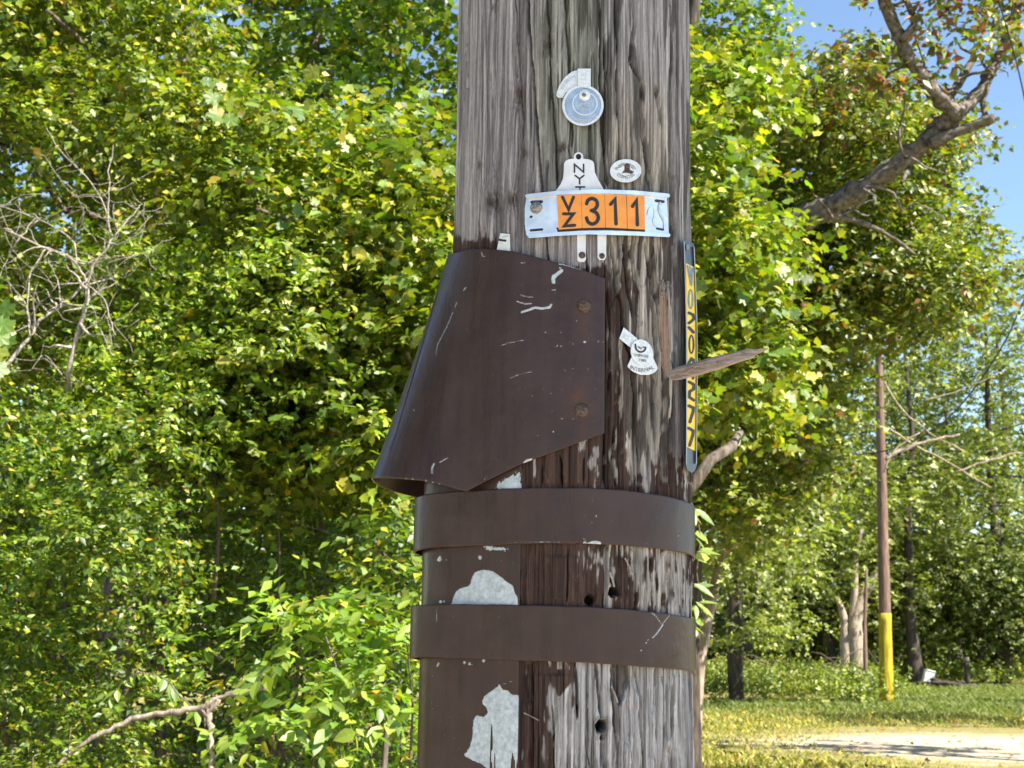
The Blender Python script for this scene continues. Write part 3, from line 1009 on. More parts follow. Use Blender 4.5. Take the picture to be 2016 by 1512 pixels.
    h = h * (1 - .7 * scar) - .004 * scar
    tri = inpoly([(1318, 1086, 1131), (1345, 1092, 1124), (1372, 1098, 1102)]) * front        # patch of intact brown paint
    cav = inpoly([(1306, 1206, 1236), (1340, 1209, 1240), (1370, 1214, 1230), (1386, 1218, 1222)], 2.5) * front
    h -= .006 * cav * (.5 + fbm(s / .006, Z / .015, 61, 2))
    cav2 = inpoly([(1310, 1036, 1046), (1345, 1030, 1048), (1385, 1038, 1047)], 2.0) * front
    h -= .005 * cav2
    # bolt holes
    hole = np.zeros_like(s)
    for hx, hy, hr in ((1208, 1166, 10.5), (1161, 1181, 10.5), (1185, 1430, 12.5), (1187, 1452, 6)):
        rr = np.hypot(px - hx, py - hy) * (1 + .25 * (vn(np.arctan2(py - hy, px - hx) * 2.2, 0 * px + hx, 67) - .5))
        k = sstep(hr + 1.2, hr - 2.5, rr) * front
        hole = np.maximum(hole, k)
        h += .002 * np.exp(-((rr - hr - 3) / 3.0) ** 2) * front
    h -= .016 * hole
    knot = np.zeros_like(s)
    for kx, ky, rx, ry, k in kn:
        e = np.sqrt(((px - kx) / rx) ** 2 + ((py - ky) / ry) ** 2)
        knot = np.maximum(knot, k * np.exp(-e ** 2 * 1.6))
        h += (-.0025 * np.exp(-e ** 2 * 3) + .0014 * np.cos(e * 11) * np.exp(-e ** 2 * .9)) * k * front
    # ------------------------------------------------ colour: weathered grey, stains, remains of brown paint
    def mixc(a, b, k): return a * (1 - k[..., None]) + np.array(b) * k[..., None]
    def U(x): return np.clip((x - .5) * 2.5 + .5, 0, 1)
    st = U(fbm(sw / .0055, Z / .30, 71, 3))
    st2 = U(fbm(sw / .0024, Z / .09, 73, 2))
    gl = np.clip(1.2 - np.abs(vn(sw / .0030, Z / .22, 77) - .5) / .10, 0, 1) * sstep(.35, .6, vn(s / .03, Z / .08, 78))     # dark latewood lines
    c = np.zeros(s.shape + (3,)) + np.array((0.31, 0.285, 0.285))
    c = mixc(c, (0.25, 0.255, 0.21), sstep(1035, 1075, px) * sstep(1215, 1180, px) * sstep(450, 250, py) * (.5 + .5 * vn(s / .02, Z / .1, 75)))
    c = mixc(c, (0.36, 0.315, 0.265), right * sstep(60, 300, py) * .9)
    c = mixc(c, (0.31, 0.285, 0.275), sstep(1318, 1330, px) * sstep(1000, 900, py))
    c = mixc(c, (0.37, 0.352, 0.345), sstep(1290, 1340, py) * sstep(1040, 1100, px))
    c = c * (.76 + .44 * st)[..., None]
    c = c * (.80 + .38 * st2)[..., None]
    c = c * (1 - .40 * gl * (.55 + .45 * sstep(1030, 1060, px)))[..., None]
    # creosote streaks and stains
    ck = sstep(.50, .62, U(fbm(sw / .0065, Z / .085, 81, 4))) * right * sstep(330, 470, py) * sstep(1010, 960, py)
    c = mixc(c, (0.045, 0.034, 0.029), ck * .9)
    ck2 = sstep(.62, .76, U(fbm(sw / .006, Z / .14, 83, 4))) * sstep(1045, 1080, px) * sstep(480, 400, py)
    c = mixc(c, (0.06, 0.055, 0.046), ck2 * .8)
    ck3 = .7 * sstep(.68, .84, U(fbm(sw / .0045, Z / .08, 85, 4))) * sstep(1290, 1310, py)
    c = mixc(c, (0.075, 0.064, 0.055), ck3 * .85)
    ck4 = sstep(.72, .9, U(fbm(sw / .005, Z / .2, 87, 3))) * sstep(1050, 1040, px)
    c = mixc(c, (0.10, 0.09, 0.088), ck4 * .7)
    c = mixc(c, (0.07, 0.054, 0.045), np.clip(knot * (.4 + 1.1 * U(fbm(sw / .004, Z / .012, 89, 3))), 0, 1))
    # remains of brown paint, flaked off in patches drawn out along the grain
    spot = U(.5 * fbm(sw / .011, Z / .040, 91, 4) + .25 * fbm(sw / .0045, Z / .014, 93, 4) + .25 * fbm(sw / .0028, Z / .05, 94, 3))
    B = np.zeros_like(s)
    tl = sstep(1000, 975, px) * sstep(660, 500, py)
    B = np.maximum(B, (.15 + 1.0 * sstep(445, 500, py)) * tl * sstep(425, 440, py))
    B = np.maximum(B, .78 * sstep(1300, 1195, px) * sstep(505, 540, py) * sstep(1290, 1230, py))
    B = np.maximum(B, 1.0 * sstep(1190, 1110, px) * sstep(860, 880, py) * sstep(1290, 1220, py))
    B = np.maximum(B, .72 * sstep(1300, 1230, px) * sstep(860, 900, py) * sstep(1290, 1250, py))
    B = np.maximum(B, .52 * sstep(860, 920, py) * sstep(1290, 1250, py))
    B = np.maximum(B, .80 * sstep(930, 968, py) * sstep(1080, 1000, py))
    B = np.maximum(B, .50 * sstep(640, 780, py) * sstep(1290, 1250, py) * sstep(1300, 1200, px))
    B = np.maximum(B, .93 * sstep(1104, 1058, px) * sstep(1280, 1300, py))
    B = np.maximum(B, .42 * sstep(1200, 1130, px) * sstep(1280, 1300, py) * sstep(1480, 1320, py))
    B = np.maximum(B, 1.2 * tri)
    pk = sstep(-.02, .10, B - spot)
    brown = np.array((0.062, 0.036, 0.028)) * (.65 + .6 * st)[..., None]
    bare = mixc(c, (0.40, 0.365, 0.335), sstep(860, 960, py) * sstep(1290, 1200, py) * (.35 + .5 * st2))
    c = bare * (1 - pk[..., None]) + brown * pk[..., None]
    h += .0007 * pk * front
    c = mixc(c, (0.36, 0.235, 0.165), scar * (.75 + .25 * st2))
    c = mixc(c, (0.055, 0.043, 0.034), cav * .8)
    c = mixc(c, (0.06, 0.04, 0.03), cav2 * .7)
    c = mixc(c, (0.012, 0.010, 0.009), hole)
    rim = np.exp(-((np.hypot(px - 1185, py - 1430) - 15) / 5.0) ** 2) * front
    c = mixc(c, (0.10, 0.07, 0.05), rim * .4)
    c = np.clip(c, .006, .6)
    under = ((py > 950) & (py < 1096)) | ((py > 1180) & (py < 1328))
    h = np.where(under, np.minimum(h, -.0006), h)
    h = np.where(front, h, h * .3)
    rr = PR + h
    V = np.stack([PX + rr * np.sin(T), PD - rr * np.cos(T), Z], -1)
    n, m = T.shape
    i, j = np.meshgrid(np.arange(n - 1), np.arange(m), indexing='ij')
    a = i * m + j; b = i * m + (j + 1) % m
    F = np.stack([a, b, b + m, a + m], -1).reshape(-1, 4)
    top = np.arange(m)[None, :] + (n - 1) * m
    me = np_mesh('shaft', V.reshape(-1, 3), [F, top], c.reshape(-1, 3))
    return link('shaft', me, M['wood'], pole, smooth=True)
shaft = build_shaft()

# splinter standing out of the pole on the right
def build_splinter():
    bm = bmesh.new()
    a = cyl(1316, 741, -.004)
    tip = at(1513, 686, a.y - .045)
    prof = [(0, .75, .6), (.12, .92, .8), (.3, 1.0, 1.0), (.5, .93, .9), (.7, .80, .75), (.84, .66, .6), (.87, .40, .4), (.95, .22, .25), (1.0, .04, .06)]
    ax = (tip - a)
    side = Vector((0, 0, 1)); side = (side - ax.normalized() * side.dot(ax.normalized())).normalized()
    th = ax.normalized().cross(side)
    rows = []
    for i, (t, w_, d_) in enumerate(prof):
        c = a + ax * t + side * (.0003 * math.sin(i * 2.1))
        hw, hd = .0078 * w_, .006 * d_
        k = [(-1, -.75), (-.35, -1.0), (.5, -.95), (1, .5), (.6, 1), (-.9, .8)]
        rows.append([bm.verts.new(c + side * hw * (u + .05 * math.sin(i * 3 + u * 5)) + th * hd * (v + .06 * math.cos(i * 2.3 + v * 4))) for u, v in k])
    for A, B in zip(rows, rows[1:]):
        for q in range(6):
            bm.faces.new((A[q], A[(q + 1) % 6], B[(q + 1) % 6], B[q]))
    bm.faces.new(rows[0]); bm.faces.new(rows[-1][::-1])
    bmesh.ops.recalc_face_normals(bm, faces=bm.faces[:])
    return from_bm('splinter', bm, M['splinter'], pole)
build_splinter()
tb = Tubes()
a_ = cyl(1316, 741, .002); e_ = at(1513, 686, cyl(1316, 741, -.004).y - .045)
for k in range(9):
    t0_ = random.uniform(.02, .75); L_ = random.uniform(.08, .24)
    p0_ = a_.lerp(e_, t0_) + Vector((0, -.002, random.uniform(-.006, .006))); p1_ = a_.lerp(e_, min(t0_ + L_, 1.02)) + Vector((random.uniform(-.004, .004), -.005, random.uniform(-.010, .012)))
    tb.add(wander(p0_, p1_, 5, .03, k), [.0011, .0010, .0008, .0006, .0003], 5)
for k in range(7):
    p0_ = cyl(1300 + 2.6 * k, 560 + 12 * math.sin(k * 2), .0); p1_ = cyl(1302 + 2.2 * k, 585 + 20 * math.sin(k * 3.1), .005)
    tb.add(wander(p0_, p1_, 5, .04, k + 20), [.0012, .001, .0008, .0006, .0003], 5)
tag(tb.build('frayed_fibres', M['splinter'], pole), kind='stuff')
def sliver(p0, p1, wd, off, mat):
    sheet('splinter', stroke_poly([p0, ((p0[0] + p1[0]) / 2 + 1, (p0[1] + p1[1]) / 2), p1], wd), cyl, off, off + .0025, mat, pole)
sliver((1204, 1352), (1216, 1383), 3.5, .001, M['deadwood'])
sliver((1201, 1128), (1209, 1154), 4.0, .001, M['deadwood'])
sliver((1032, 1404), (1060, 1418), 2.2, .004, M['deadwood'])
sliver((1231, 1100), (1245, 1130), 3.0, .000, M['splinter'])

# ------------------------------------------------------------------ steel guards: sheets bent round pole and cable
def hull_path(Rp, c, r, th0, th1, n):
    """plan curve: from angle th0 on the pole circle (0 = facing the camera, + = right) leftwards over the smaller circle and back to th1"""
    c = np.array(c, float)
    d = np.hypot(*c); ph = math.atan2(c[0], -c[1])        # angle of the small circle, same convention
    al = math.acos(max(-1, min(1, (Rp - r) / d)))
    ta, tb = ph + al, ph - al                              # front tangent, back tangent (ph is negative)
    pts = []
    def arc(cc, rad, a0, a1):
        k = max(2, int(abs(a1 - a0) * rad / .0015))
        for a in np.linspace(a0, a1, k):
            pts.append((cc[0] + rad * math.sin(a), cc[1] - rad * math.cos(a)))
    if th0 > ta: arc((0, 0), Rp, th0, ta)
    arc(c, r, ta, tb)
    if th1 < tb: arc((0, 0), Rp, tb, th1)
    P = np.array(pts)
    L = np.concatenate([[0], np.cumsum(np.hypot(*np.diff(P, axis=0).T))])
    t = np.linspace(0, L[-1], n)
    return np.stack([np.interp(t, L, P[:, 0]), np.interp(t, L, P[:, 1])], 1)

def seg_dist(px, py, line):
    d = np.full(px.shape, 1e9)
    for (x0, y0), (x1, y1) in zip(line, line[1:]):
        vx, vy = x1 - x0, y1 - y0
        t = np.clip(((px - x0) * vx + (py - y0) * vy) / (vx * vx + vy * vy + 1e-9), 0, 1)
        d = np.minimum(d, np.hypot(px - x0 - t * vx, py - y0 - t * vy))
    return d

def poly_sd(px, py, poly):
    d = seg_dist(px, py, poly + [poly[0]])
    ins = np.zeros(px.shape, bool)
    n = len(poly)
    for i in range(n):
        x0, y0 = poly[i]; x1, y1 = poly[(i + 1) % n]
        if y0 == y1: continue
        ins ^= ((y0 > py) != (y1 > py)) & (px < (x1 - x0) * (py - y0) / (y1 - y0) + x0)
    return np.where(ins, -d, d)

def wear_attr(me, marks, near):
    n = len(me.vertices)
    co = np.empty(n * 3, np.float32); me.vertices.foreach_get('co', co); co = co.reshape(-1, 3).astype(float)
    px, py = project(co)
    sd = np.full(n, 99.0); rg = np.full(n, .25)
    for m in marks:
        if m[0] == 'line':
            d = seg_dist(px, py, m[1]) - m[2] / 2; r_ = .16
        elif m[0] == 'dot':
            d = np.hypot(px - m[1], py - m[2]) - m[3]; r_ = .2
        else:
            d = poly_sd(px, py, m[1]); r_ = m[2]
        k = d < sd
        sd = np.where(k, d, sd); rg = np.where(k, r_, rg)
    back = co[:, 1] > near
    sd = np.where(back, 99.0, sd)
    rust = np.zeros(n)
    for bx, by, ax_, ay_, k in ((1138, 782, 16, 22, .9), (1145, 808, 22, 20, .5), (1150, 603, 20, 22, .45), (1148, 640, 7, 30, .35), (1146, 845, 7, 28, .35)):
        rust = np.maximum(rust, k * np.exp(-((px - bx) / ax_) ** 2 - ((py - by) / ay_) ** 2))
    rust = np.maximum(rust, .3 * np.exp(-(np.clip(sd, 0, 99) / 2.5) ** 2))
    rust = np.where(back, 0, rust)
    for nm, v in (('wear', np.clip(sd, -40, 99)), ('ragged', rg), ('rust', rust)):
        a = me.attributes.new(nm, 'FLOAT', 'POINT')
        a.data.foreach_set('value', v.astype(np.float32))

def bent_sheet(name, XY, ztop, zbot, rows, marks, parent, thick=.0016, XYb=None):
    n = len(XY)
    if XYb is None: XYb = XY
    v = np.linspace(0, 1, rows) if np.isscalar(rows) else np.asarray(rows)
    rows = len(v)
    X = XY[None, :, :] * (1 - v[:, None, None]) + XYb[None, :, :] * v[:, None, None]
    Z = ztop[None, :] * (1 - v[:, None]) + zbot[None, :] * v[:, None]
    V = np.concatenate([X + np.array((PX, PD)), Z[..., None]], -1).reshape(-1, 3)
    i, j = np.meshgrid(np.arange(rows - 1), np.arange(n - 1), indexing='ij')
    a = i * n + j
    F = np.stack([a, a + 1, a + n + 1, a + n], -1).reshape(-1, 4)
    me = np_mesh(name, V, [F])
    wear_attr(me, marks, PD + .02)
    o = link(name, me, M['paint'], parent, smooth=True)
    md = o.modifiers.new('thickness', 'SOLIDIFY')
    md.thickness = thick; md.offset = 0.0
    return o

def th_of(px, py, off=0.0):
    p = cyl(px, py, off)
    return math.asin(max(-1, min(1, (p.x - PX) / (PR + off))))

def zline(pa, pb, off, ky=-.055):
    """height of a strap edge over the plan: through two photo points, dropping a little towards the far side"""
    a, b = cyl(*pa, off), cyl(*pb, off)
    k = (b.z - a.z - ky * (b.y - a.y)) / (b.x - a.x)
    return lambda x, y: a.z + k * (x + PX - a.x) + ky * (y + PD - a.y)

# long cable guard running up the left of the pole
guard = thing('cable_guard', 'long brown steel guard with peeled silver patches running up the left of the pole', 'cable guard', (PX - .12, PD, 0))
gx = hull_path(PR + .0006, (-.105, -.022), .073, th_of(1024, 1150, .001), R(-160), 190)
zt = np.full(len(gx), cyl(1000, 880, .003).z)
g_marks = [
    ('poly', [(889, 1192), (892, 1180), (898, 1166), (908, 1158), (926, 1153), (930, 1138), (936, 1126), (952, 1122), (970, 1124), (984, 1134), (1000, 1146), (1010, 1153), (1013, 1166), (1019, 1176), (1021, 1195)], .35),
    ('poly', [(966, 1362), (976, 1356), (984, 1347), (990, 1358), (1000, 1360), (1010, 1368), (1023, 1368), (1023, 1420), (1022, 1540), (980, 1530), (952, 1506), (913, 1488), (925, 1474), (931, 1450), (933, 1420), (938, 1408), (952, 1412), (962, 1404), (958, 1392), (949, 1384), (956, 1370)], .4),
    ('poly', [(975, 962), (985, 950), (1000, 942), (1022, 930), (1026, 966)], 1.6),
    ('poly', [(952, 1075), (1000, 1080), (1003, 1084), (956, 1083)], .9),
    ('poly', [(861, 1103), (867, 1093), (872, 1102), (866, 1106)], .25),
    ('poly', [(941, 1098), (946, 1092), (951, 1100), (946, 1103)], .25),
    ('dot', 868, 1185, 3.5), ('dot', 875, 1184, 2.5), ('dot', 858, 1187, 2), ('dot', 864, 1305, 2.5), ('dot', 915, 1305, 3.0), ('dot', 925, 1307, 3.0),
    ('dot', 953, 1301, 3.5), ('dot', 862, 1312, 1.5), ('line', [(990, 1348), (1000, 1344), (1009, 1341)], 1.4), ('dot', 879, 1102, 1.3), ('dot', 930, 1310, 2),
]
for k in range(46):
    g_marks.append(('dot', random.uniform(845, 905), random.uniform(1320, 1500), random.uniform(.35, .9)))
bent_sheet('guard_sheet', gx, zt, np.full(len(gx), .02), np.concatenate([np.linspace(0, .3, 190), [.4, .6, .8, 1.0]]), g_marks, guard)

# the two bands that strap the guard to the pole
def band(label, top, bot, c, r, marks):
    t = thing('steel_band', label, 'steel band', tuple(cyl(1100, (top[0][1] + bot[0][1]) / 2, .004)), 'steel bands strapping the guard to the pole')
    P = hull_path(PR + .0028, c, r, R(176), R(-188), 420)
    zt_ = zline(*top, .0065)(P[:, 0], P[:, 1]); zb_ = zline(*bot, .0065)(P[:, 0], P[:, 1])
    zt_ = zt_ + .0003 * np.sin(P[:, 0] * 40) + .0002 * np.sin(P[:, 0] * 133)
    zb_ = zb_ + .0003 * np.sin(P[:, 0] * 37 + 1) + .0002 * np.sin(P[:, 0] * 151)
    bent_sheet('band_strip', P, zt_, zb_, 42, marks, t, .002)
    return t
band('upper brown steel band round the pole just below the flared shroud', ((1000, 961), (1340, 982)), ((1000, 1071), (1340, 1086)), (-.1115, -.024), .0775,
     [('poly', [(1148, 1070), (1152, 1060), (1153, 1070), (1164, 1066), (1176, 1065), (1183, 1068), (1182, 1074), (1146, 1073)], .2), ('dot', 1173, 1016, 1.8), ('dot', 1151, 1005, 1.0),
      ('dot', 1150, 1061, 1.8), ('dot', 1334, 1055, 1.4), ('line', [(1010, 1068), (1060, 1067), (1134, 1069)], .8), ('dot', 1336, 1047, 1), ('dot', 1165, 986, .9)])
band('lower brown steel band round the pole with a thin white scratch at its right end', ((1000, 1190), (1340, 1211)), ((1000, 1299), (1340, 1318)), (-.1115, -.024), .0785,
     [('line', [(1277, 1202), (1290, 1213), (1303, 1231)], 1.7), ('line', [(1303, 1229), (1318, 1210)], 1.2), ('line', [(1303, 1231), (1297, 1240), (1290, 1250), (1283, 1256)], 2.4), ('dot', 1271, 1266, 1.7), ('dot', 1262, 1281, 1.7),
      ('line', [(860, 1195), (861, 1225)], .7), ('line', [(1258, 1200), (1276, 1201)], 1.0), ('dot', 1275, 1260, 1.0)])

# the flared shroud
shroud = thing('steel_shroud', 'flared brown sheet metal shroud with two bolts and pale scratches on the pole', 'metal shroud', tuple(cyl(1100, 700, .01)))
def build_shroud():
    n = 250
    th0 = th_of(1190, 700, .006)
    top = hull_path(PR + .0065, (-.02, -.002), PR - .0165, th0, R(-158), n)
    bot = hull_path(PR + .0065, (-.1345, .012), .112, th0, R(-165), n)
    # both paths run together near the bolts: blend by arc length so that columns stay near vertical there
    ytop = ([700, 880, 897, 930, 960, 1010, 1050, 1100, 1150, 1190], [500, 500, 498, 490, 490, 495, 505, 518, 533, 548])
    ybot = ([700, 735, 770, 830, 880, 918, 950, 990, 1030, 1100, 1190], [938, 941, 941, 946, 957, 968, 951, 931, 912, 886, 853])
    def zs(path, tab, slope):
        z = np.full(n, 1.9)
        for _ in range(6):
            px, py = project(np.concatenate([path + np.array((PX, PD)), z[:, None]], 1))
            want = np.interp(px, tab[0], tab[1])
            dist = PD + path[:, 1]
            z = z + (py - want) / FPX * dist * 1.0
        k = int(np.argmin(project(np.concatenate([path + np.array((PX, PD)), z[:, None]], 1))[0]))
        L = np.concatenate([[0], np.cumsum(np.hypot(*np.diff(path, axis=0).T))])
        after = np.arange(n) > k
        z = np.where(after, z[k] - (L - L[k]) * slope, z)
        return z
    zt_, zb_ = zs(top, ytop, .02), zs(bot, ybot, .11)
    marks = [
        ('line', [(1090, 556), (1089, 548), (1096, 541), (1106, 533)], 6.5), ('dot', 1091, 545, 4.5), ('dot', 1103, 528, 2.0), ('line', [(1101, 520), (1110, 521), (1120, 524), (1146, 531)], 2.4),
        ('line', [(1028, 615), (1040, 611), (1054, 606), (1068, 608), (1084, 605)], 4.2), ('line', [(1080, 606), (1086, 600)], 3.4),
        ('line', [(1019, 594), (1034, 599), (1047, 598)], 2.0), ('line', [(1025, 581), (1038, 585), (1050, 586)], 1.6), ('line', [(1086, 572), (1094, 571)], 1.6), ('line', [(1026, 518), (1035, 518)], 1.6),
        ('line', [(949, 498), (951, 505), (955, 505)], 1.6), ('line', [(914, 572), (918, 566)], 1.4), ('line', [(896, 607), (900, 596)], .8), ('line', [(859, 700), (862, 680), (880, 645), (893, 615)], .7), ('line', [(985, 682), (1000, 676), (1032, 670)], .7), ('line', [(1005, 745), (1022, 738), (1048, 732)], .9),
        ('line', [(851, 932), (852, 920), (855, 914)], 3.0), ('line', [(866, 911), (882, 902)], 1.5), ('poly', [(1029, 914), (1036, 905), (1049, 902), (1048, 907), (1032, 916)], .2),
    ]
    for x, y, r_ in ((1093, 684, .9), (1098, 681, 1.2), (1105, 682, 1.6), (1113, 679, 1.0), (1128, 678, 1.2), (1150, 674, 2.2), (1156, 673, 1), (1178, 673, 1.4), (1186, 674, 1.2), (1074, 655, 1.4), (1104, 655, 1.2), (1092, 664, .8),
                     (1112, 730, 1.2), (1128, 727, 1.2), (1158, 727, 1.4), (1106, 768, 1.0), (1086, 775, 1.2), (1023, 767, 1.2), (1106, 824, 2.0), (1129, 825, 1.3), (970, 739, 1.1), (1048, 780, 1), (816, 808, 1.2), (1140, 648, .8), (1135, 632, .8), (1090, 850, 1.6), (1060, 858, 1.2), (975, 710, .8), (955, 943, 1.4)):
        marks.append(('dot', x, y, r_))
    for x in np.linspace(800, 905, 9):
        marks.append(('dot', float(x), float(np.interp(x, ybot[0], ybot[1])) - 1, random.uniform(.5, 1.6)))
    o = bent_sheet('shroud_sheet', top, zt_, zb_, 180, marks, shroud, .0018, XYb=bot)
    return o
build_shroud()
for bx, by in ((1150, 603), (1145, 808)):
    b = stud('bolt', bx, by, .0083, .0065, .0042, M['rust'], shroud)

# ------------------------------------------------------------------ number plate
plate = thing('number_plate', 'curved shiny metal plate holding orange number tiles reading VZ 311', 'number plate', tuple(cyl(1175, 420, .006)))
sheet('plate_back', [(1037, 384), (1100, 377), (1175, 374), (1250, 377), (1313, 384), (1315, 430), (1317, 466), (1250, 463), (1160, 460), (1100, 464), (1042, 469), (1036, 462), (1033, 440), (1033, 410)], cyl, .0050, .0066, M['chrome'], plate, 12, wobble=.0004)
sheet('rail', stroke_poly([(1038, 386), (1100, 379.5), (1175, 376.5), (1250, 379), (1315, 385)], 8), cyl, .0068, .0098, M['chrome'], plate, 12)
sheet('rail', stroke_poly([(1043, 465), (1100, 460.5), (1160, 457.5), (1250, 460), (1316, 463)], 7.5), cyl, .0068, .0095, M['chrome'], plate, 12)
tiles = [[(1096, 384.5), (1144, 382), (1146, 449), (1100, 452)], [(1144.8, 382), (1190, 382.5), (1192, 448), (1146.8, 449)], [(1190.8, 382.5), (1233, 384), (1234.5, 450), (1192.8, 448)], [(1234.2, 384.3), (1269, 386.5), (1270, 452), (1235.6, 450.3)]]
sheet('tile_edge', [(1095, 448), (1146, 446), (1192, 445), (1234, 447), (1270, 449), (1270, 456), (1234, 454.5), (1192, 453), (1146, 453.5), (1098, 457)], cyl, .0067, .0072, M['black'], plate)
glyphs = [
    [[(1107.5, 388), (1119.5, 413), (1129, 388)], [(1109.5, 421), (1129, 421), (1111, 445), (1131.5, 443.5)]],
    [smooth_line([(1155, 401), (1158, 394), (1166, 391), (1174, 395), (1176, 404), (1171, 412), (1164.5, 414.5)]), smooth_line([(1164.5, 414.5), (1174, 419), (1178, 428), (1174.5, 437), (1166, 441), (1158, 437), (1155, 429)])],
    [[(1202.5, 402), (1211, 392.5), (1213, 440.5)]],
    [[(1245.5, 406), (1253.5, 394.5), (1255, 442.5)]],
]
for tl, gl in zip(tiles, glyphs):
    tile = sheet('number_tile', tl, cyl, .0069, .0082, M['orange'], plate)
    for k, g_ in enumerate(gl):
        stroke('numeral', g_, 6.0 if len(gl) > 1 and k < 2 and gl is glyphs[0] else 7.0, cyl, .0080, .0086 + .0001 * k, M['black'], tile)
stud('screw', 1056, 409, .0072, .0066, .006, M['greysteel'], plate)
stroke('slot', [(1047, 398), (1066, 397)], 6, cyl, .0062, .0069, M['black'], plate)
stroke('slot', [(1045, 453.5), (1067, 451.5)], 4.5, cyl, .0062, .0069, M['black'], plate)
stroke('slot', [(1045, 427), (1046, 426.5)], 5, cyl, .0062, .0069, M['black'], plate)
stroke('slot', [(1292, 395), (1306, 397)], 5.5, cyl, .0062, .0069, M['black'], plate)
stroke('slot', [(1294, 450), (1306, 452)], 4, cyl, .0062, .0069, M['black'], plate)
stroke('crease_glint', smooth_line([(1276, 422), (1280, 410), (1288, 409), (1290, 422), (1287, 436), (1292, 444), (1300, 446)]), 3.5, cyl, .0064, .0074, M['chrome'], plate)  # raised strip stands in for the S-shaped glossy reflection on the plate
stroke('crease_glint', smooth_line([(1300, 399), (1298, 412), (1302, 424), (1308, 436), (1309, 450)]), 3.5, cyl, .0064, .0074, M['alu'], plate)  # second raised strip, also shaped as a reflection

# ------------------------------------------------------------------ name tag behind it
nyt = thing('name_tag', 'white enamel tag lettered NYT with a hanging hole above the orange number plate', 'name tag', tuple(cyl(1140, 340, .003)))
cap_ = [(1139 + 9.5 * math.cos(a), 309 - 9.5 * math.sin(a)) for a in np.linspace(R(200), R(-20), 12)]
body = [(1093, 377), (1103, 364), (1108.4, 352), (1110, 339), (1110.6, 322), (1113, 317), (1120, 313.5)] + cap_ + \
       [(1160, 314), (1167, 317), (1169.5, 322), (1171, 339), (1178, 354), (1187, 370), (1190, 377), (1193.5, 385), (1193.5, 506), (1190, 512), (1180, 512), (1176.5, 507), (1176, 420),
        (1153.5, 420), (1153.5, 511), (1150, 516), (1140, 516), (1136.5, 512), (1136, 385)]
sheet('tag_plate', body, cyl, .0022, .0034, M['white'], nyt, 8)
sheet('hole', ellipse(1139, 308.5, 5.3, 5.6, 16), cyl, .0035, .0036, M['darkhole'], nyt)  # dark disc laid on the tag in place of an opening
stroke('letter', [(1131, 339), (1131, 323.5), (1149, 339), (1149, 323.5)], 3.2, cyl, .0032, .0038, M['black'], nyt)
stroke('letter', [(1132.5, 345.5), (1141, 352), (1149.5, 345.5)], 3.2, cyl, .0032, .0038, M['black'], nyt)
stroke('letter_stem', [(1141, 352), (1141.3, 362)], 3.2, cyl, .0032, .00375, M['black'], nyt)
stroke('letter', [(1133.5, 368), (1151, 368)], 3.2, cyl, .0032, .0038, M['black'], nyt)
stroke('letter_stem', [(1142, 368), (1142, 376)], 3.2, cyl, .0032, .00375, M['black'], nyt)
stud('nail', 1146, 502.5, .0040, .0034, .0018, M['rust'], nyt)
stud('nail', 1185, 504, .0034, .0034, .0018, M['rust'], nyt)

# ------------------------------------------------------------------ inspection tags
tg = thing('inspection_tag', 'round bluish metal disc with square tab and curved wing nailed near top of the pole', 'inspection tag', tuple(cyl(1148, 200, .004)))
sheet('wing', [(1140, 137), (1126, 141), (1113, 151), (1101, 168), (1095.5, 184), (1096, 189), (1099.7, 192.6), (1108, 192.6), (1113, 183), (1126, 175), (1142, 171)], cyl, .0026, .0036, M['zinc'], tg)
text_sheet('lettering', 'INTERNAL', 0, 0, 8.5, cyl, .0035, .0042, M['alu'], tg, arc=(1143, 186, 38, R(-44), 1))
disc = sheet('disc', ellipse(1147.6, 207.5, 41, 40.5, 44), cyl, .0040, .0052, M['bluealu'], tg, 8)
ring('rim', 1147.6, 207.5, 40.6, 40.1, 4.5, cyl, .0051, .0060, M['zinc'], disc)
ring('inner_ring', 1151.5, 204, 25, 23.5, 2.2, cyl, .0051, .0060, M['white'], disc)
text_sheet('lettering', 'OSMOSE', 1151, 205.5, 9.5, cyl, .0051, .0061, M['white'], disc, rot=R(2))
text_sheet('lettering', '2011', 1153, 215.5, 9.5, cyl, .0051, .0061, M['white'], disc, rot=R(2))
text_sheet('lettering', 'COPPERNATE', 0, 0, 10, cyl, .0051, .0061, M['white'], disc, arc=(1148, 206, 32.5, R(183), -1))
sheet('tab', [(1137.5, 135), (1163, 135), (1163, 174), (1137.5, 171)], cyl, .0056, .0066, M['zinc'], tg)
text_sheet('lettering', '11', 1150, 152, 17, cyl, .0065, .0071, M['alu'], tg, rot=R(90))
stud('nail', 1151, 187, .0070, .0058, .0018, M['zinc'], tg)
stud('nail', 1149.5, 187, .0026, .0074, .0012, M['greysteel'], tg)

ov = thing('oval_tag', 'small oval embossed metal tag dented by its nail beside the NYT tag', 'oval tag', tuple(cyl(1232, 336, .003)))
od = sheet('tag_plate', ellipse(1231.8, 336.3, 31, 23, 40, R(-3)), cyl, .0030, .0040, M['zinc'], ov, 7)
ring('rim', 1231.8, 336.3, 30.6, 22.6, 2.4, cyl, .0039, .0046, M['zinc'], ov)
text_sheet('lettering', 'INSPECTED', 0, 0, 9.0, cyl, .0039, .0046, M['greysteel'], ov, arc=(1232, 347, 23.5, R(0), 1))
text_sheet('lettering', 'OSMOSE', 0, 0, 9.5, cyl, .0039, .0046, M['greysteel'], ov, arc=(1232, 325, 23.5, R(180), -1))
sheet('dent', [(1224, 341), (1229, 335), (1230, 325), (1236, 321), (1240, 327), (1240, 334), (1249, 338), (1243, 342), (1233, 340)], cyl, .0041, .0043, M['rust'], ov)
stud('nail', 1235, 327, .0034, .0042, .0016, M['rust'], ov)

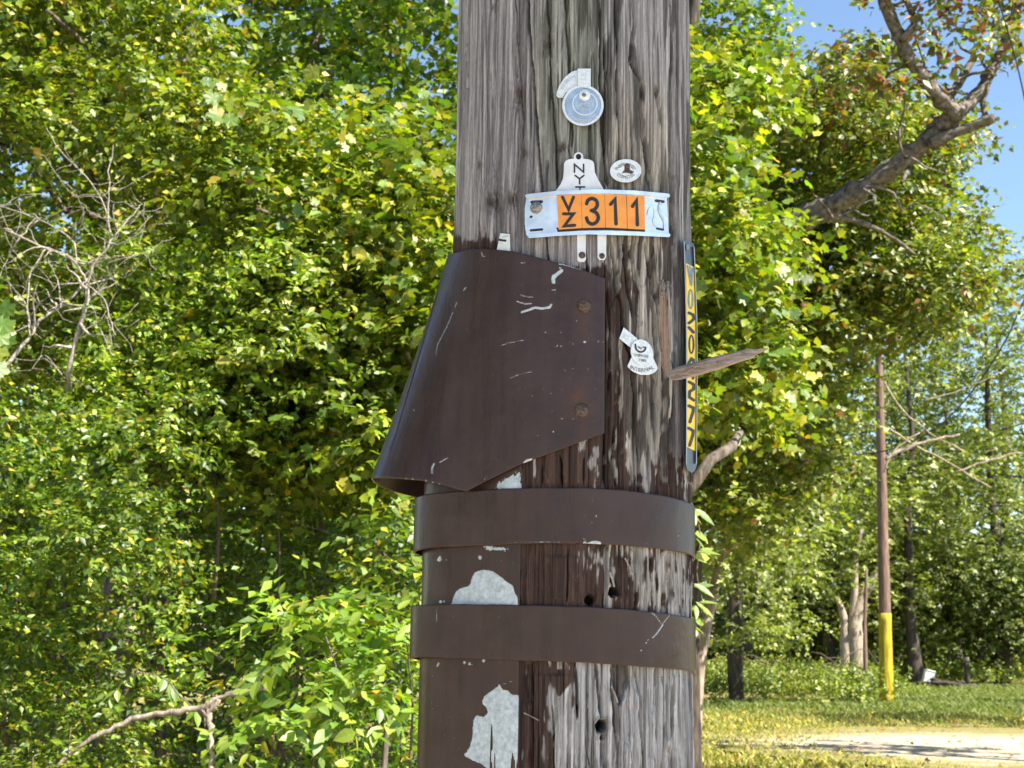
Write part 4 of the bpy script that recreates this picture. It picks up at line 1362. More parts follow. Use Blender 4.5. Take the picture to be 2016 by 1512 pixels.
lt_ = thing('inspection_tag', 'white oval and fan shaped metal tag with slanted tab right of the shroud', 'inspection tag', tuple(cyl(1264, 695, .004)))
sheet('tab', [(1228, 644.5), (1255, 667), (1252, 690), (1241, 684), (1219, 666.5)], cyl, .0026, .0036, M['zinc'], lt_)
text_sheet('lettering', '85', 1233, 663, 15, cyl, .0035, .0041, M['alu'], lt_, rot=R(38))
sheet('wing', [(1243, 704), (1235.4, 720), (1236.5, 724), (1246.7, 732), (1261, 738), (1277.6, 738), (1289.5, 733), (1295, 726), (1294, 722), (1286, 705), (1282, 690), (1250, 690)], cyl, .0038, .0048, M['zinc'], lt_)
text_sheet('lettering', 'INTERNAL', 0, 0, 10.5, cyl, .0047, .0054, M['greysteel'], lt_, arc=(1264, 684, 44.5, R(180), -1))
lo = sheet('disc', ellipse(1264, 694.5, 21.5, 27, 36, R(-22)), cyl, .0050, .0060, M['zinc'], lt_, 7)
sheet('emblem', stroke_poly(smooth_line([(1251, 678), (1253, 688), (1261, 693), (1269, 690), (1271, 684)]), 3.4), cyl, .0060, .0064, M['black'], lo)
stroke('emblem', [(1257, 683), (1262, 686), (1268, 683)], 3.0, cyl, .0060, .0065, M['greysteel'], lo)
text_sheet('lettering', 'OSMOSE', 1263, 700, 7.5, cyl, .0059, .0066, M['greysteel'], lo, rot=R(6))
text_sheet('lettering', '1985', 1265, 709, 8, cyl, .0059, .0066, M['greysteel'], lo, rot=R(6))

st_ = thing('metal_stub', 'small pale metal strip with dark slot poking out above the shroud', 'metal strip', tuple(cyl(992, 478, .003)))
sheet('strip', [(985, 459), (1004, 461), (1005, 500), (976, 500)], cyl, .0022, .0036, M['zinc'], st_)
stroke('slot', [(983, 472), (995, 474)], 4, cyl, .0035, .0039, M['black'], st_)
stroke('crease_glint', [(988, 467), (1001, 464)], 2, cyl, .0035, .0041, M['chrome'], st_)

# ------------------------------------------------------------------ yellow lettered strip on the right edge
sg = thing('marker_strip', 'narrow upright plastic strip with yellow label and black letters on right edge of the pole', 'marker strip', tuple(cyl(1347, 700, .01)))
A0 = cyl(1347, 700, .0085)
PHI = R(60)
SD = Vector((math.cos(PHI), math.sin(PHI), 0)); SN = Vector((math.sin(PHI), -math.cos(PHI), 0))
def strip_map(px, py, off=0.0):
    d = ray(px, py)
    o_ = A0 + SN * off
    t = (o_ - CAM).dot(SN) / d.dot(SN)
    return CAM + d * t
sheet('strip', [(1346, 473), (1357, 474), (1366, 480), (1369, 540), (1373, 640), (1373.5, 760), (1372.5, 850), (1372, 915), (1368, 927), (1362, 931), (1353, 925), (1350, 915), (1351, 800), (1350, 650), (1348, 560)], strip_map, -.0035, 0, M['plastic'], sg, 8)
for ln in ([(1347, 476), (1349.5, 560), (1351.5, 650), (1352, 800), (1351.5, 914)], [(1366.5, 486), (1369, 540), (1372.3, 640), (1372.6, 760), (1371.8, 850), (1371, 912)]):
    sheet('rim', stroke_poly(ln, 1.8), strip_map, 0, .0022, M['rim'], sg, 4)
sheet('yellow_label', [(1350.2, 518), (1367, 526), (1370.6, 600), (1371.8, 640), (1372.2, 700), (1371.8, 760), (1371.2, 830), (1370.4, 889), (1352.6, 880), (1352.9, 800), (1352.9, 700), (1352.5, 650), (1351.5, 600)], strip_map, .0001, .0006, M['yellow'], sg, 6)
lab = [
    ([(1353.5, 523), (1360, 560)], 2.6, 'bluefade'), ([(1358.5, 525), (1361.0, 545)], 2.4, 'bluefade'), ([(1363.5, 529), (1361.5, 562)], 2.6, 'bluefade'),
    ([(1356.5, 616), (1365, 620), (1366, 628), (1361, 633), (1356.5, 636)], 4.4, 'black'), ([(1356.5, 645), (1365.5, 654)], 4.6, 'black'),
    ([(1361.5, 706), (1357, 714), (1354.5, 719)], 4.4, 'black'), ([(1365.5, 708), (1366, 716)], 4, 'black'), ([(1365, 738), (1364.5, 745)], 4, 'black'),
    ([(1357, 752), (1366, 757), (1366, 766), (1358, 771), (1357.5, 782), (1366, 788)], 4.4, 'black'),
    ([(1356.5, 799), (1365.5, 803), (1365, 810), (1358.5, 831)], 4.4, 'black'),
    ([(1356, 843), (1365, 848), (1364.5, 856), (1358, 877)], 4.4, 'black'),
]
for i, (ln, wd, mk) in enumerate(lab):
    sheet('letter', stroke_poly(ln, wd * 1.3), strip_map, .0006, .0009 + .00002 * i, M[mk], sg, 5)
ring('letter', 1360, 589, 5.8, 20, 3.6, strip_map, .0006, .0010, M['bluefade'], sg)
ring('letter', 1361.5, 678, 5.9, 19, 3.4, strip_map, .0006, .0010, M['black'], sg)
sheet('screw', ellipse(1354, 487, 3.5, 6, 14), strip_map, .0001, .0016, M['greysteel'], sg)

# ================================================================== PLANTS
def limb_tubes(tb, a, b, r0, r1, seed, n=9, amp=.06, sag=-.03, sides=8):
    P = wander(a, b, n, amp, seed, sag)
    tb.add(P, np.linspace(r0, r1, n), sides, .12, seed)
    return P

def tree(name, label, base, height, r0, lean, blobs, n, leaf, pal, shape='oval', width=.62, bark='bark', limbs=10, group=None, cat='tree', trunk_top=None, tops=None, **kw):
    base = Vector(base)
    t = thing(name, label, cat, tuple(base), group)
    tb = Tubes()
    top = Vector((base.x + lean[0], base.y + lean[1], base.z + height))
    P = wander(base - Vector((0, 0, .15)), top, 14, .025, int(abs(base.x * 100 + base.y * 10)) % 97)
    rad = r0 * (1 - .78 * np.linspace(0, 1, 14)); rad[0] *= 1.35; rad[1] *= 1.1
    tb.add(P, rad, 12, .10, 3)
    bl = sorted(blobs, key=lambda b: random.random())[:limbs]
    for k, b in enumerate(bl):
        c = np.array(b[0])
        i = int(np.clip(np.searchsorted(P[:, 2], c[2] - .25 * np.hypot(*(c - P[7])[:2]) - .3), 3, 12))
        limb_tubes(tb, P[i], c, rad[i] * .5, .012, k + 5, sides=6)
    tb.build('trunk', M[bark], t)
    f = foliage('crown', blobs, n, leaf, pal, shape, width, t, **kw)
    return t

# ---- left: tall trees behind, then maples, then thickets, then the near bush
def dark_notch(px, py):      # deep bay near the top, right of centre of the left half, seen in shade
    return not (420 < px < 900 and py < 190 + .25 * (px - 420)) and px < 960
tree('maple_tree', 'tall green maple filling the upper left behind the bare grey branches', (-3.0, 11.0, 0), 7.6, .16, (.2, .3),
     blobs_rect(-160, -260, 640, 760, 8.0, 10.4, 190, .15, .36, dark_notch), 64000, .058, 'autumn', 'oval', .72, limbs=16, per=12, slen=.30)
near_maple = tree('maple_tree', 'bright yellow green maple hanging down behind the left edge of the pole', (-.15, 9.8, 0), 7.2, .13, (-.2, -.2),
     blobs_rect(480, 160, 985, 1000, 7.8, 9.5, 125, .14, .32, dark_notch), 30000, .066, 'autumn', 'maple', .8, limbs=10, per=10, slen=.32)
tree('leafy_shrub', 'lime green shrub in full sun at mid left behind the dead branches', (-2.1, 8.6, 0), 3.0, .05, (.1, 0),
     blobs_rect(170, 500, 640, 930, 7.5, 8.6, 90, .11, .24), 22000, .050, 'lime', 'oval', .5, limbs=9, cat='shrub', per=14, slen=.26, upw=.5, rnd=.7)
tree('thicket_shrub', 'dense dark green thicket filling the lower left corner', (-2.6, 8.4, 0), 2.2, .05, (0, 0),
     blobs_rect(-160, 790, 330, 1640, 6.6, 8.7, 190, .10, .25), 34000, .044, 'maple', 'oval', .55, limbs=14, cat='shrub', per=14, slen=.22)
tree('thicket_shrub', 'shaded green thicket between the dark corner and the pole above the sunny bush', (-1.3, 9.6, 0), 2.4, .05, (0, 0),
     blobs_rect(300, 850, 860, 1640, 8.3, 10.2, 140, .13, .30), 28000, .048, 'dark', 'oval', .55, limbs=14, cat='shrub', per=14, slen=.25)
sap = tree('sapling', 'sunlit sapling with broad pale leaves close to the left of the pole bands', (-.62, 7.0, 0), 2.2, .025, (.05, 0),
     blobs_rect(690, 1010, 870, 1240, 6.6, 7.4, 16, .10, .2), 2000, .062, 'maple', 'oval', .6, limbs=6, cat='sapling', per=10, slen=.26)
back_trees = [
    ('far left', (-6.5, 14.5, 0), (-300, -350, 330, 1250)), ('mid', (-2.6, 16.0, 0), (150, -350, 760, 1300)), ('pole', (-.2, 15.0, 0), (560, -350, 1180, 1250)),
]
for (nm, b, rc), lab_ in zip(back_trees, ('tall dark tree standing behind everything at the far upper left', 'tall tree whose shaded crown shows in the dark bay at top centre left', 'tall tree rising behind the pole with its crown out of the frame')):
    tree('background_tree', lab_, b, 9.5, .2, (.2, 0), blobs_rect(*rc, b[1] - 2.2, b[1] + 1.8, 90, .6, 1.0), 26000, .115, 'maple', 'oval', .75, limbs=12, per=12, slen=.45)
lw = []
for k in range(150):
    lw.append(((random.uniform(-16, -.2), random.uniform(19, 26), random.uniform(.4, 10.5)), (1.3, 1.3, 1.1)))
lwood = foliage('left_woodland', lw, 42000, .26, 'fardark', 'oval', .75, None, per=8, slen=.8)
tag(lwood, 'dark woodland mass behind the thicket on the left', 'woodland')

# ---- the bush in front, its leaves one by one
bush = thing('leafy_bush', 'bright green bush with large sunlit oval leaves at bottom left of the pole', 'bush', (-.75, 6.2, 0))
bb = []
for px, py, r_ in ((560, 1235, .14), (640, 1250, .15), (720, 1270, .16), (500, 1290, .14), (590, 1320, .2), (680, 1340, .2), (770, 1330, .16), (440, 1330, .09), (400, 1375, .09), (640, 1420, .22), (740, 1430, .2), (540, 1440, .16), (800, 1260, .12), (790, 1440, .16), (460, 1480, .12), (600, 1230, .1)):
    p = at(px, py, random.uniform(5.7, 6.4)); bb.append((tuple(p), (r_, r_, r_ * .8)))
for px, py, r_ in ((600, 1600, .25), (740, 1620, .25), (500, 1620, .2), (680, 1760, .25)):
    p = at(px, py, 6.1); bb.append((tuple(p), (r_, r_, r_)))
tb = Tubes()
for k, b in enumerate(bb):
    limb_tubes(tb, (-.75 + .12 * math.sin(k * 2.1), 6.2 + .1 * math.cos(k), -.05), b[0], .012, .003, k, n=8, amp=.12, sides=5)
tb.build('stems', M['twig'], bush)
P, ax, nn = sprays(bb, 3200, per=10, slen=.26, upw=.55, outw=.6, rnd=.45, droop=.4)
Ls = .068 * (.7 + .6 * RNG.random(len(P)))
idx = nearest_visible(P, 290, (200, 1150, 840, 1512))
rest = np.setdiff1d(np.arange(len(P)), idx)
o = link('foliage', leaves_mesh('foliage', P[rest], ax[rest], nn[rest], Ls[rest], .55, palette('bush', len(rest)), 'oval'), M['leaf'], bush)
o['kind'] = 'stuff'
leaf_oval = [make_leaf_mesh('oval_leaf', 'oval', w_, M['leaf_bush']) for w_ in (.5, .56, .64)]
leaf_parts(bush, leaf_oval, P[idx], ax[idx], nn[idx], Ls[idx] * 1.12)

# arching twig at its left with hanging leaves
tw = thing('arching_twig', 'thin arching twig with a row of hanging oval leaves left of the sunny bush', 'twig', tuple(at(380, 1400, 5.9)))
pts = [at(x, y, 5.9) for x, y in smooth_line([(415, 1420), (355, 1372), (330, 1340), (290, 1325), (250, 1335), (215, 1380)])]
tb = Tubes(); tb.add([tuple(p) for p in pts], np.linspace(.004, .0012, len(pts)), 5); tb.build('stem', M['twig'], tw)
pp, aa, nn_ = [], [], []
for i in range(3, len(pts) - 1, 2):
    for s_ in (-1, 1):
        pp.append(tuple(pts[i])); aa.append((s_ * random.uniform(.1, .9), random.uniform(-.7, .3), random.uniform(-1.0, -.2))); nn_.append((s_ * random.uniform(.2, .9), random.uniform(-.9, -.2), random.uniform(.3, .8)))
leaf_parts(tw, leaf_oval, np.array(pp), np.array(aa), np.array(nn_), np.full(len(pp), .068) * (.6 + .7 * RNG.random(len(pp))))

# ---- sprig right of the pole
sp_ = thing('vine_sprig', 'bright green hanging sprig of slender leaves at the right edge of the pole bands', 'sprig', tuple(at(1372, 1010, 5.6)))
pts = [at(x, y, 5.6) for x, y in smooth_line([(1330, 960), (1366, 1000), (1378, 1060), (1372, 1130), (1384, 1190), (1378, 1240)])]
tb = Tubes(); tb.add([tuple(p) for p in pts], np.linspace(.004, .0015, len(pts)), 5); tb.build('stem', M['twig'], sp_)
pp, aa, nn_ = [], [], []
for x, y, k in ((1364, 1006, 5), (1367, 1052, 4), (1371, 1092, 5), (1366, 1150, 3), (1370, 1186, 5), (1364, 1232, 2)):
    for q in range(k):
        pp.append(tuple(at(x + random.uniform(-4, 6), y + random.uniform(-8, 8), 5.6 + random.uniform(-.1, .1))))
        e = random.uniform(-1.25, .45)
        aa.append((math.cos(e) * random.choice((1, 1, 1, -.5)), random.uniform(-.5, .4), math.sin(e)))
        nn_.append((random.uniform(-.2, .9), random.uniform(-.9, -.1), random.uniform(.3, 1)))
leaf_slim = [make_leaf_mesh('slender_leaf', 'oval', w_, M['leaf_bush']) for w_ in (.36, .42)]
leaf_parts(sp_, leaf_slim, np.array(pp), np.array(aa), np.array(nn_), (.085 * (.6 + .7 * RNG.random(len(pp)))))

# ---- oak seedling leaves at the left edge
os_ = thing('maple_sprig', 'sprig of big lobed leaves catching the sun at the extreme left edge', 'sprig', tuple(at(-30, 700, 4.6)))
pts = [at(x, y, 4.6) for x, y in ((-120, 820), (-60, 720), (-20, 650), (10, 600))]
tb = Tubes(); tb.add([tuple(p) for p in pts], np.linspace(.006, .002, len(pts)), 5); tb.build('stem', M['twig'], os_)
pp = [tuple(at(x, y, 4.6 + .05 * k)) for k, (x, y) in enumerate(((2, 600), (-6, 630), (-10, 655), (4, 670), (-25, 690), (-20, 720), (-40, 600), (-50, 640), (-60, 690)))]
aa = [(.7, -.3, -.5 + .12 * k) for k in range(len(pp))]
nn_ = [(-.35 + .4 * (k % 3), -.9, .15 + .2 * (k % 2)) for k in range(len(pp))]
leaf_map = [make_leaf_mesh('maple_leaf', 'maple', w_, M['leaf_maple']) for w_ in (.85, .95, 1.0)]
leaf_parts(os_, leaf_map, np.array(pp), np.array(aa), np.array(nn_), np.array([.07, .075, .06, .065, .075, .07, .065, .07, .07]))

# individual maple leaves on the near maple left of the pole
def show_leaves(t, blobs, n, leaf, meshes, lim, **kw):
    P, ax, nn = sprays(blobs, n * 12, **kw)
    i = nearest_visible(P, n, lim)
    leaf_parts(t, meshes, P[i], ax[i], nn[i], leaf * (.75 + .5 * RNG.random(len(i))))

# ---- bare grey shrub
dead = thing('dead_shrub', 'bare grey shrub with crooked leafless branches at the left edge', 'dead shrub', tuple(Vector((at(100, 900, 7.4).x, 7.4, 0))))
tb = Tubes()
dl = [
    ([(95, 2200), (120, 1300), (150, 950), (135, 760), (150, 670), (170, 600), (172, 560)], .022, .014),
    ([(-30, 750), (20, 710), (60, 660), (80, 630), (120, 605), (150, 575), (172, 550)], .013, .010),
    ([(172, 560), (185, 520), (215, 480), (213, 420), (216, 355)], .010, .004),
    ([(172, 555), (150, 520), (120, 500), (90, 490), (40, 465), (-20, 440)], .009, .005),
    ([(150, 520), (140, 470), (60, 425), (-20, 400)], .007, .003),
    ([(215, 480), (245, 440), (280, 400)], .006, .002), ([(185, 520), (230, 505), (285, 500)], .006, .002),
    ([(90, 490), (60, 540), (55, 600), (60, 640)], .006, .002), ([(172, 560), (220, 548), (250, 545)], .006, .002),
    ([(216, 430), (180, 360), (120, 300), (90, 250)], .005, .002), ([(140, 470), (165, 430), (150, 380)], .005, .002),
    ([(150, 670), (190, 640), (220, 700)], .005, .002), ([(60, 660), (50, 600), (20, 560)], .005, .002), ([(135, 760), (90, 700), (60, 730)], .005, .002),
    ([(172, 560), (205, 590), (220, 640), (228, 660)], .005, .002), ([(120, 605), (115, 560), (100, 520)], .005, .002),
    ([(215, 480), (250, 470), (300, 425)], .004, .0015), ([(40, 465), (20, 500), (-10, 560)], .004, .0015), ([(150, 950), (200, 900), (290, 870)], .008, .003), ([(200, 900), (240, 960), (275, 1020)], .005, .002),
]
for k, (ln, r0, r1) in enumerate(dl):
    sl = smooth_line(ln, 5)
    Y = 7.4
    pts = [at(x + random.uniform(-1.5, 1.5), y + random.uniform(-1.5, 1.5), Y + 1.7 * min(1, max(0, (y - 740) / 160)) + .25 * math.sin(k * 1.7) * i / len(sl)) for i, (x, y) in enumerate(sl)]
    tb.add([tuple(p) for p in pts], np.linspace(r0, r1, len(pts)) * .8, 6, .25, k)
    for q in range(7 + 2 * (k < 10)):
        i = random.randrange(2, len(pts))
        a = pts[i]; d = Vector((random.uniform(-1, 1), random.uniform(-.6, .6), random.uniform(-.6, 1))).normalized() * random.uniform(.1, .32)
        tb.add(wander(a, a + d, 6, .12, k * 10 + q), np.linspace(r1 * .8, .0012, 6), 4)
tb.build('branches', M['deadwood'], dead)

# ---- pale leaning branch under the bush
br = thing('fallen_branch', 'pale crooked fallen branch leaning under the sunny bush at lower left', 'fallen branch', tuple(at(170, 1462, 5.8)))
tb = Tubes()
for ln, r0, r1 in (([(110, 1510), (170, 1460), (215, 1438), (270, 1412), (340, 1402), (385, 1395), (430, 1375), (470, 1362), (520, 1352)], .008, .014), ([(395, 1398), (412, 1420), (415, 1460), (418, 1530), (420, 1640)], .012, .009), ([(430, 1375), (412, 1400), (408, 1425)], .013, .010), ([(505, 1425), (490, 1460), (480, 1480)], .007, .004)):
    sl = smooth_line(ln, 4); n_ = len(sl)
    tb.add([tuple(at(x + random.uniform(-3.5, 3.5), y + random.uniform(-4, 4), 5.75)) for x, y in sl], np.linspace(r0, r1, n_), 8, .45, 5)
tb.build('limb', M['bark_pale'], br)

# ---- thin stems in the thickets
for k, (ln, r_) in enumerate((([(5, 1560), (10, 1430), (25, 1300), (40, 1150)], .02), ([(280, 1250), (285, 1130), (280, 1000), (300, 880)], .013), ([(310, 1330), (260, 1260), (180, 1170), (150, 1080)], .011), ([(200, 1450), (240, 1380), (330, 1180), (360, 1050)], .008),
                              ([(420, 1180), (430, 1040), (420, 930)], .016), ([(540, 1250), (550, 1120), (545, 980)], .010), ([(105, 1420), (110, 1330), (118, 1260)], .014), ([(700, 1060), (640, 1045), (580, 1030)], .006))):
    stem = Tubes()
    sl = smooth_line(ln, 5)
    stem.add([tuple(at(x, y, 8.0 + .1 * (k % 3))) for x, y in sl], np.linspace(r_, r_ * .4, len(sl)), 6, .15, k)
    o = stem.build('bare_sapling', M['bark_pale'] if k in (0, 6) else M['twig'])
    tag(o, ('pale trunk like stem at the bottom left corner', 'upright thin stem in the middle of the dark thicket', 'thin stem slanting left through the dark thicket', 'thin stem slanting right low in the dark thicket',
            'short upright stem in the shaded thicket', 'upright thin stem above the sunny bush', 'short pale stump like stem near the bottom left', 'tan bare twig beside the left of the pole')[k], 'sapling')

# ---- goldenrod weeds at the bottom left
for k, (x, y, h_) in enumerate(((140, 1430, .36), (25, 1475, .25), (270, 1475, .2), (65, 1490, .2))):
    c = at(x, y, 5.6)
    wd_ = thing('goldenrod', ('tallest feathery goldenrod stalk at bottom left', 'feathery goldenrod stalk in the bottom left corner', 'short goldenrod stalk right of the tallest one', 'low goldenrod stalk near the corner')[k], 'weed', (c.x, c.y, 0), 'goldenrod stalks at bottom left')
    tb = Tubes(); P_ = wander((c.x - .05, c.y, 0), c, 10, .03, k); tb.add(P_, np.linspace(.006, .002, 10), 5); tb.build('stem', M['twig'], wd_)
    n_ = 220
    t_ = RNG.random(n_) ** .7 * h_ * 1.6
    pos = np.array(tuple(c)) - np.array((.05 * .2, 0, 1.0)) * t_[:, None]
    a_ = RNG.random(n_) * 6.283
    axx = np.stack([np.cos(a_), np.sin(a_), .25 + 0 * a_], 1)
    me = leaves_mesh('leaves', pos, axx, np.stack([0 * a_, 0 * a_, 1 + 0 * a_], 1) + .3 * RNG.normal(size=(n_, 3)), .03 + .07 * np.clip(t_ / h_, 0, 1), .22, palette('weed', n_), 'oval')
    o = link('leaves', me, M['leaf'], wd_); o['kind'] = 'stuff'

# ---- right: maple beside the pole
rm = blobs_rect(1180, 130, 1540, 850, 9.0, 10.9, 100, .14, .32, lambda x, y: x < 1520 - 95 * math.exp(-((y - 420) / 95) ** 2) and not (y < 330 and x > 1470))
rmaple = tree('maple_tree', 'yellow green maple with broad lit leaves just right of the pole', (.75, 10.9, 0), 6.6, .12, (.0, -.2), rm, 26000, .078, 'autumn', 'maple', .8, limbs=10, per=9, slen=.34)
show_leaves(rmaple, rm, 200, .09, leaf_map, (1360, 60, 1640, 930), per=8, slen=.36)
show_leaves(near_maple, blobs_rect(500, 250, 960, 900, 7.8, 8.5, 34, .3, .5), 200, .075, leaf_map, (400, 100, 900, 950), per=8, slen=.34)
lb = Tubes()
lb.add([tuple(p) for p in (at(1330, 1000, 8.9), at(1372, 945, 8.9), at(1400, 905, 8.9), at(1440, 880, 9.0), at(1458, 850, 9.1))], [.045, .04, .036, .032, .02], 9, .15, 2)
lb.build('limb', M['bark'], rmaple)
lb = Tubes(); lb.add([tuple(p) for p in (at(1352, 260, 11), at(1362, 110, 11), at(1368, 0, 11), at(1375, -160, 11))], [.06, .055, .05, .045], 9, .15, 2)
lb.build('limb', M['bark_dark'], rmaple)

# tree behind, whose crown edges the sky
tree('maple_tree', 'green tree behind the right maple whose crown top meets the blue sky', (1.9, 17.5, 0), 9.0, .18, (.1, 0),
     blobs_rect(1230, -420, 1560, 620, 15.5, 18.5, 130, .26, .55, lambda x, y: x < 1470 + .3 * max(0, y + 50)), 30000, .085, 'maple', 'oval', .75, limbs=12, per=12, slen=.4)
tree('maple_tree', 'shady middle tree between the right maple and the yellow based pole', (2.1, 16.5, 0), 5.4, .14, (.3, 0),
     blobs_rect(1330, 640, 1640, 1120, 14.5, 17.5, 90, .22, .48, lambda x, y: y < 1060 - .5 * max(0, x - 1480)), 19000, .085, 'oak', 'oval', .75, bark='bark_dark', limbs=10, per=12, slen=.4)

# ---- the oak: trunk behind the pole, long limb to the right
oak = thing('oak_tree', 'oak with a thick bare limb reaching right across its reddening crown under the sky', 'tree', (at(1285, 1400, 14).x, 14, 0))
tb = Tubes()
oy = 13.6
Pt = wander((at(1285, 1400, oy).x, oy, -.1), at(1300, -500, oy + .5), 16, .02, 5)
tb.add(Pt, np.linspace(.2, .09, 16), 12, .08, 1)
def limb_px(ln, r0, r1, Y0, Y1, seed, sides=10):
    sl = smooth_line(ln, 6)
    tb.add([tuple(at(x, y, Y0 + (Y1 - Y0) * i / (len(sl) - 1))) for i, (x, y) in enumerate(sl)], np.linspace(r0, r1, len(sl)) * (1 + .12 * RNG.normal(size=len(sl)).clip(-1, 1)), sides + 4, .30, seed)
limb_px([(1300, 640), (1420, 530), (1545, 445), (1620, 415), (1700, 370), (1790, 305), (1850, 255), (1885, 222)], .125, .085, 13.4, 12.4, 1)
limb_px([(1560, 445), (1640, 430), (1700, 440), (1760, 470), (1800, 500)], .035, .015, 13.0, 13.6, 2)
limb_px([(1880, 225), (1840, 180), (1800, 130), (1770, 70), (1745, 10), (1725, -60)], .075, .05, 12.4, 12.0, 3)
limb_px([(1885, 222), (1868, 195), (1890, 160), (1920, 110)], .055, .03, 12.4, 12.8, 4)
limb_px([(1885, 222), (1930, 180), (1950, 140), (1985, 70), (2010, -10)], .06, .045, 12.4, 12.9, 5)
limb_px([(1830, 285), (1880, 262), (1925, 243), (1957, 232)], .06, .04, 12.5, 12.3, 6)
limb_px([(1945, 245), (1935, 205), (1940, 180)], .03, .02, 12.4, 12.5, 7, 7)
limb_px([(1775, 80), (1800, 40), (1770, -20)], .04, .025, 12.1, 12.0, 8, 7)
limb_px([(1790, 330), (1775, 360)], .02, .018, 12.6, 12.4, 9, 7)
for k in range(26):
    x, y = random.choice([(1745, 10), (1770, 70), (1800, 130), (1920, 110), (1985, 70), (1840, 180), (1700, 370), (1780, 310), (1950, 140), (1640, 430)])
    a = at(x, y, 12.4); d = Vector((random.uniform(-1, 1), random.uniform(-.6, .8), random.uniform(-.5, 1))).normalized() * random.uniform(.3, .9)
    limb_tubes(tb, a, a + d, .018, .004, k + 40, n=7, amp=.1, sides=5)
tb.build('trunk', M['bark_oak'], oak)
def oak_in(x, y):
    if y < 130: return False
    edge = np.interp(y, [60, 130, 250, 300, 420, 480, 560, 610, 640, 690, 720], [1690, 1760, 1880, 1930, 1900, 1935, 1985, 1985, 1900, 1700, 1640])
    left = np.interp(y, [0, 100, 200, 700], [1640, 1600, 1540, 1480])
    return left < x < edge - 25
ob = blobs_rect(1450, 90, 1990, 730, 14.2, 17.5, 170, .20, .42, oak_in)
red_zone = lambda P: np.where((project(P)[1] < 300), .14, .03)
foliage('crown', ob, 50000, .088, 'oak', 'oval', .6, oak, pal2='oakred', mix2=red_zone, per=10, slen=.38)
ob2 = []
for x, y, r_ in ((1690, 110, .2), (1640, 120, .14), (1830, 70, .2), (1880, 40, .3), (1930, 30, .3), (1990, 20, .3), (1960, 80, .25), (1850, 130, .22), (1790, 170, .2), (1990, 110, .18), (1880, 190, .16), (1930, 215, .14), (1720, 20, .16), (1820, -30, .3), (1900, -60, .4), (2030, -30, .4), (1700, -30, .2), (1760, -90, .3), (1660, 160, .18), (1720, 170, .2)):
    ob2.append((tuple(at(x, y, random.uniform(11.8, 13.2))), (r_, r_, r_ * .8)))
foliage('red_brown_foliage', ob2, 2300, .10, 'oakred', 'oval', .6, oak, per=8, slen=.3, droop=.5, pal2='oak', mix2=lambda P: .45 + 0 * P[:, 0])

# wires
def wire(name, label, cat, pts, r_, mat):
    tb = Tubes(); tb.add([tuple(p) for p in pts], r_, 6)
    o = tb.build(name, mat); tag(o, label, cat); return o
wire('overhead_cable', 'thin dark overhead cable slanting down through the sky at upper right', 'cable', [at(1952 + (2040 - 1952) * t + 14 * math.sin(t * 3.1), -40 + 400 * t, 9.5 + 1.5 * t) for t in np.linspace(0, 1, 14)], .006, M['cable'])
wire('sagging_cable', 'dark sagging cable curving down from the right edge over the far trees', 'cable', [at(x, y, 24 + 6 * i / 20) for i, (x, y) in enumerate(smooth_line([(2090, 470), (2016, 592), (1980, 670), (1925, 755), (1870, 820), (1810, 862), (1740, 888), (1640, 900)], 4))], .016, M['cable'])

# ---- second pole with yellow base
b2 = ground(1746, 1388)
p2 = thing('utility_pole', 'distant reddish utility pole with a yellow painted base on the lawn edge', 'utility pole', tuple(b2))
topp = at(1731, 740, b2.y)
ax_ = (topp - b2) / (topp.z - b2.z)
tb = Tubes()
hs = np.linspace(-.2, 10.5, 24)
tb.add([tuple(b2 + ax_ * h_) for h_ in hs], .165 - .0085 * np.clip(hs, 0, 12), 20, .03, 1)
tb.build('shaft', M['polewood'], p2)
tb = Tubes(); hs = np.linspace(.0, 2.2, 12)
tb.add([tuple(b2 + ax_ * h_) for h_ in hs], .172 - .0085 * hs, 22, .03, 1)
tb.build('yellow_paint', M['yellowpaint'], p2)

# ---- trees of the right-hand wood one can tell apart
def trunk_only(name, label, pts, radii, mat, blobs, n, leaf, pal, cat='tree', group=None, **kw):
    t = thing(name, label, cat, (pts[0][0][0], pts[0][0][1], 0), group)
    tb = Tubes()
    for P_, (r0, r1) in zip(pts, radii):
        P_ = np.array([tuple(p) for p in P_])
        s_ = np.linspace(0, 1, len(P_)); u_ = np.linspace(0, 1, max(10, len(P_) * 3))
        Q = np.stack([np.interp(u_, s_, P_[:, k]) for k in range(3)], 1)
        rad = np.linspace(r0, r1, len(Q))
        tb.add(Q, rad, 12, .16, 4)
    tb.build('trunk', M[mat], t)
    if blobs: foliage('crown', blobs, n, leaf, pal, kw.pop('shape', 'star'), .7, t, **kw)
    return t
b = ground(1450, 1386)
trunk_only('roadside_tree', 'tree with a straight dark trunk at the grass edge right of the pole', [[b - Vector((0, 0, .2)), at(1448, 1320, b.y), at(1446, 1200, b.y), at(1446, 1080, b.y), at(1450, 850, b.y), at(1455, 600, b.y)], [b + Vector((.12, -.05, -.1)), at(1452, 1350, b.y), at(1448, 1290, b.y)]], [(.2, .10), (.14, .08)], 'bark_dark',
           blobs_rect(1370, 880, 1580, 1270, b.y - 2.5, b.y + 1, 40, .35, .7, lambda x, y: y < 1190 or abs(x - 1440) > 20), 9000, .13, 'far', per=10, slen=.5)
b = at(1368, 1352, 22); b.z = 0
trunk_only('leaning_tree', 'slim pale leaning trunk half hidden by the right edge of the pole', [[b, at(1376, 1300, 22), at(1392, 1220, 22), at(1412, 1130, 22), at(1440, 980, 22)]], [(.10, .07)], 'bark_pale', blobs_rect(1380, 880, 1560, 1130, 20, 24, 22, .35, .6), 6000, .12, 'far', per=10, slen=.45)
b = ground(1688, 1352)
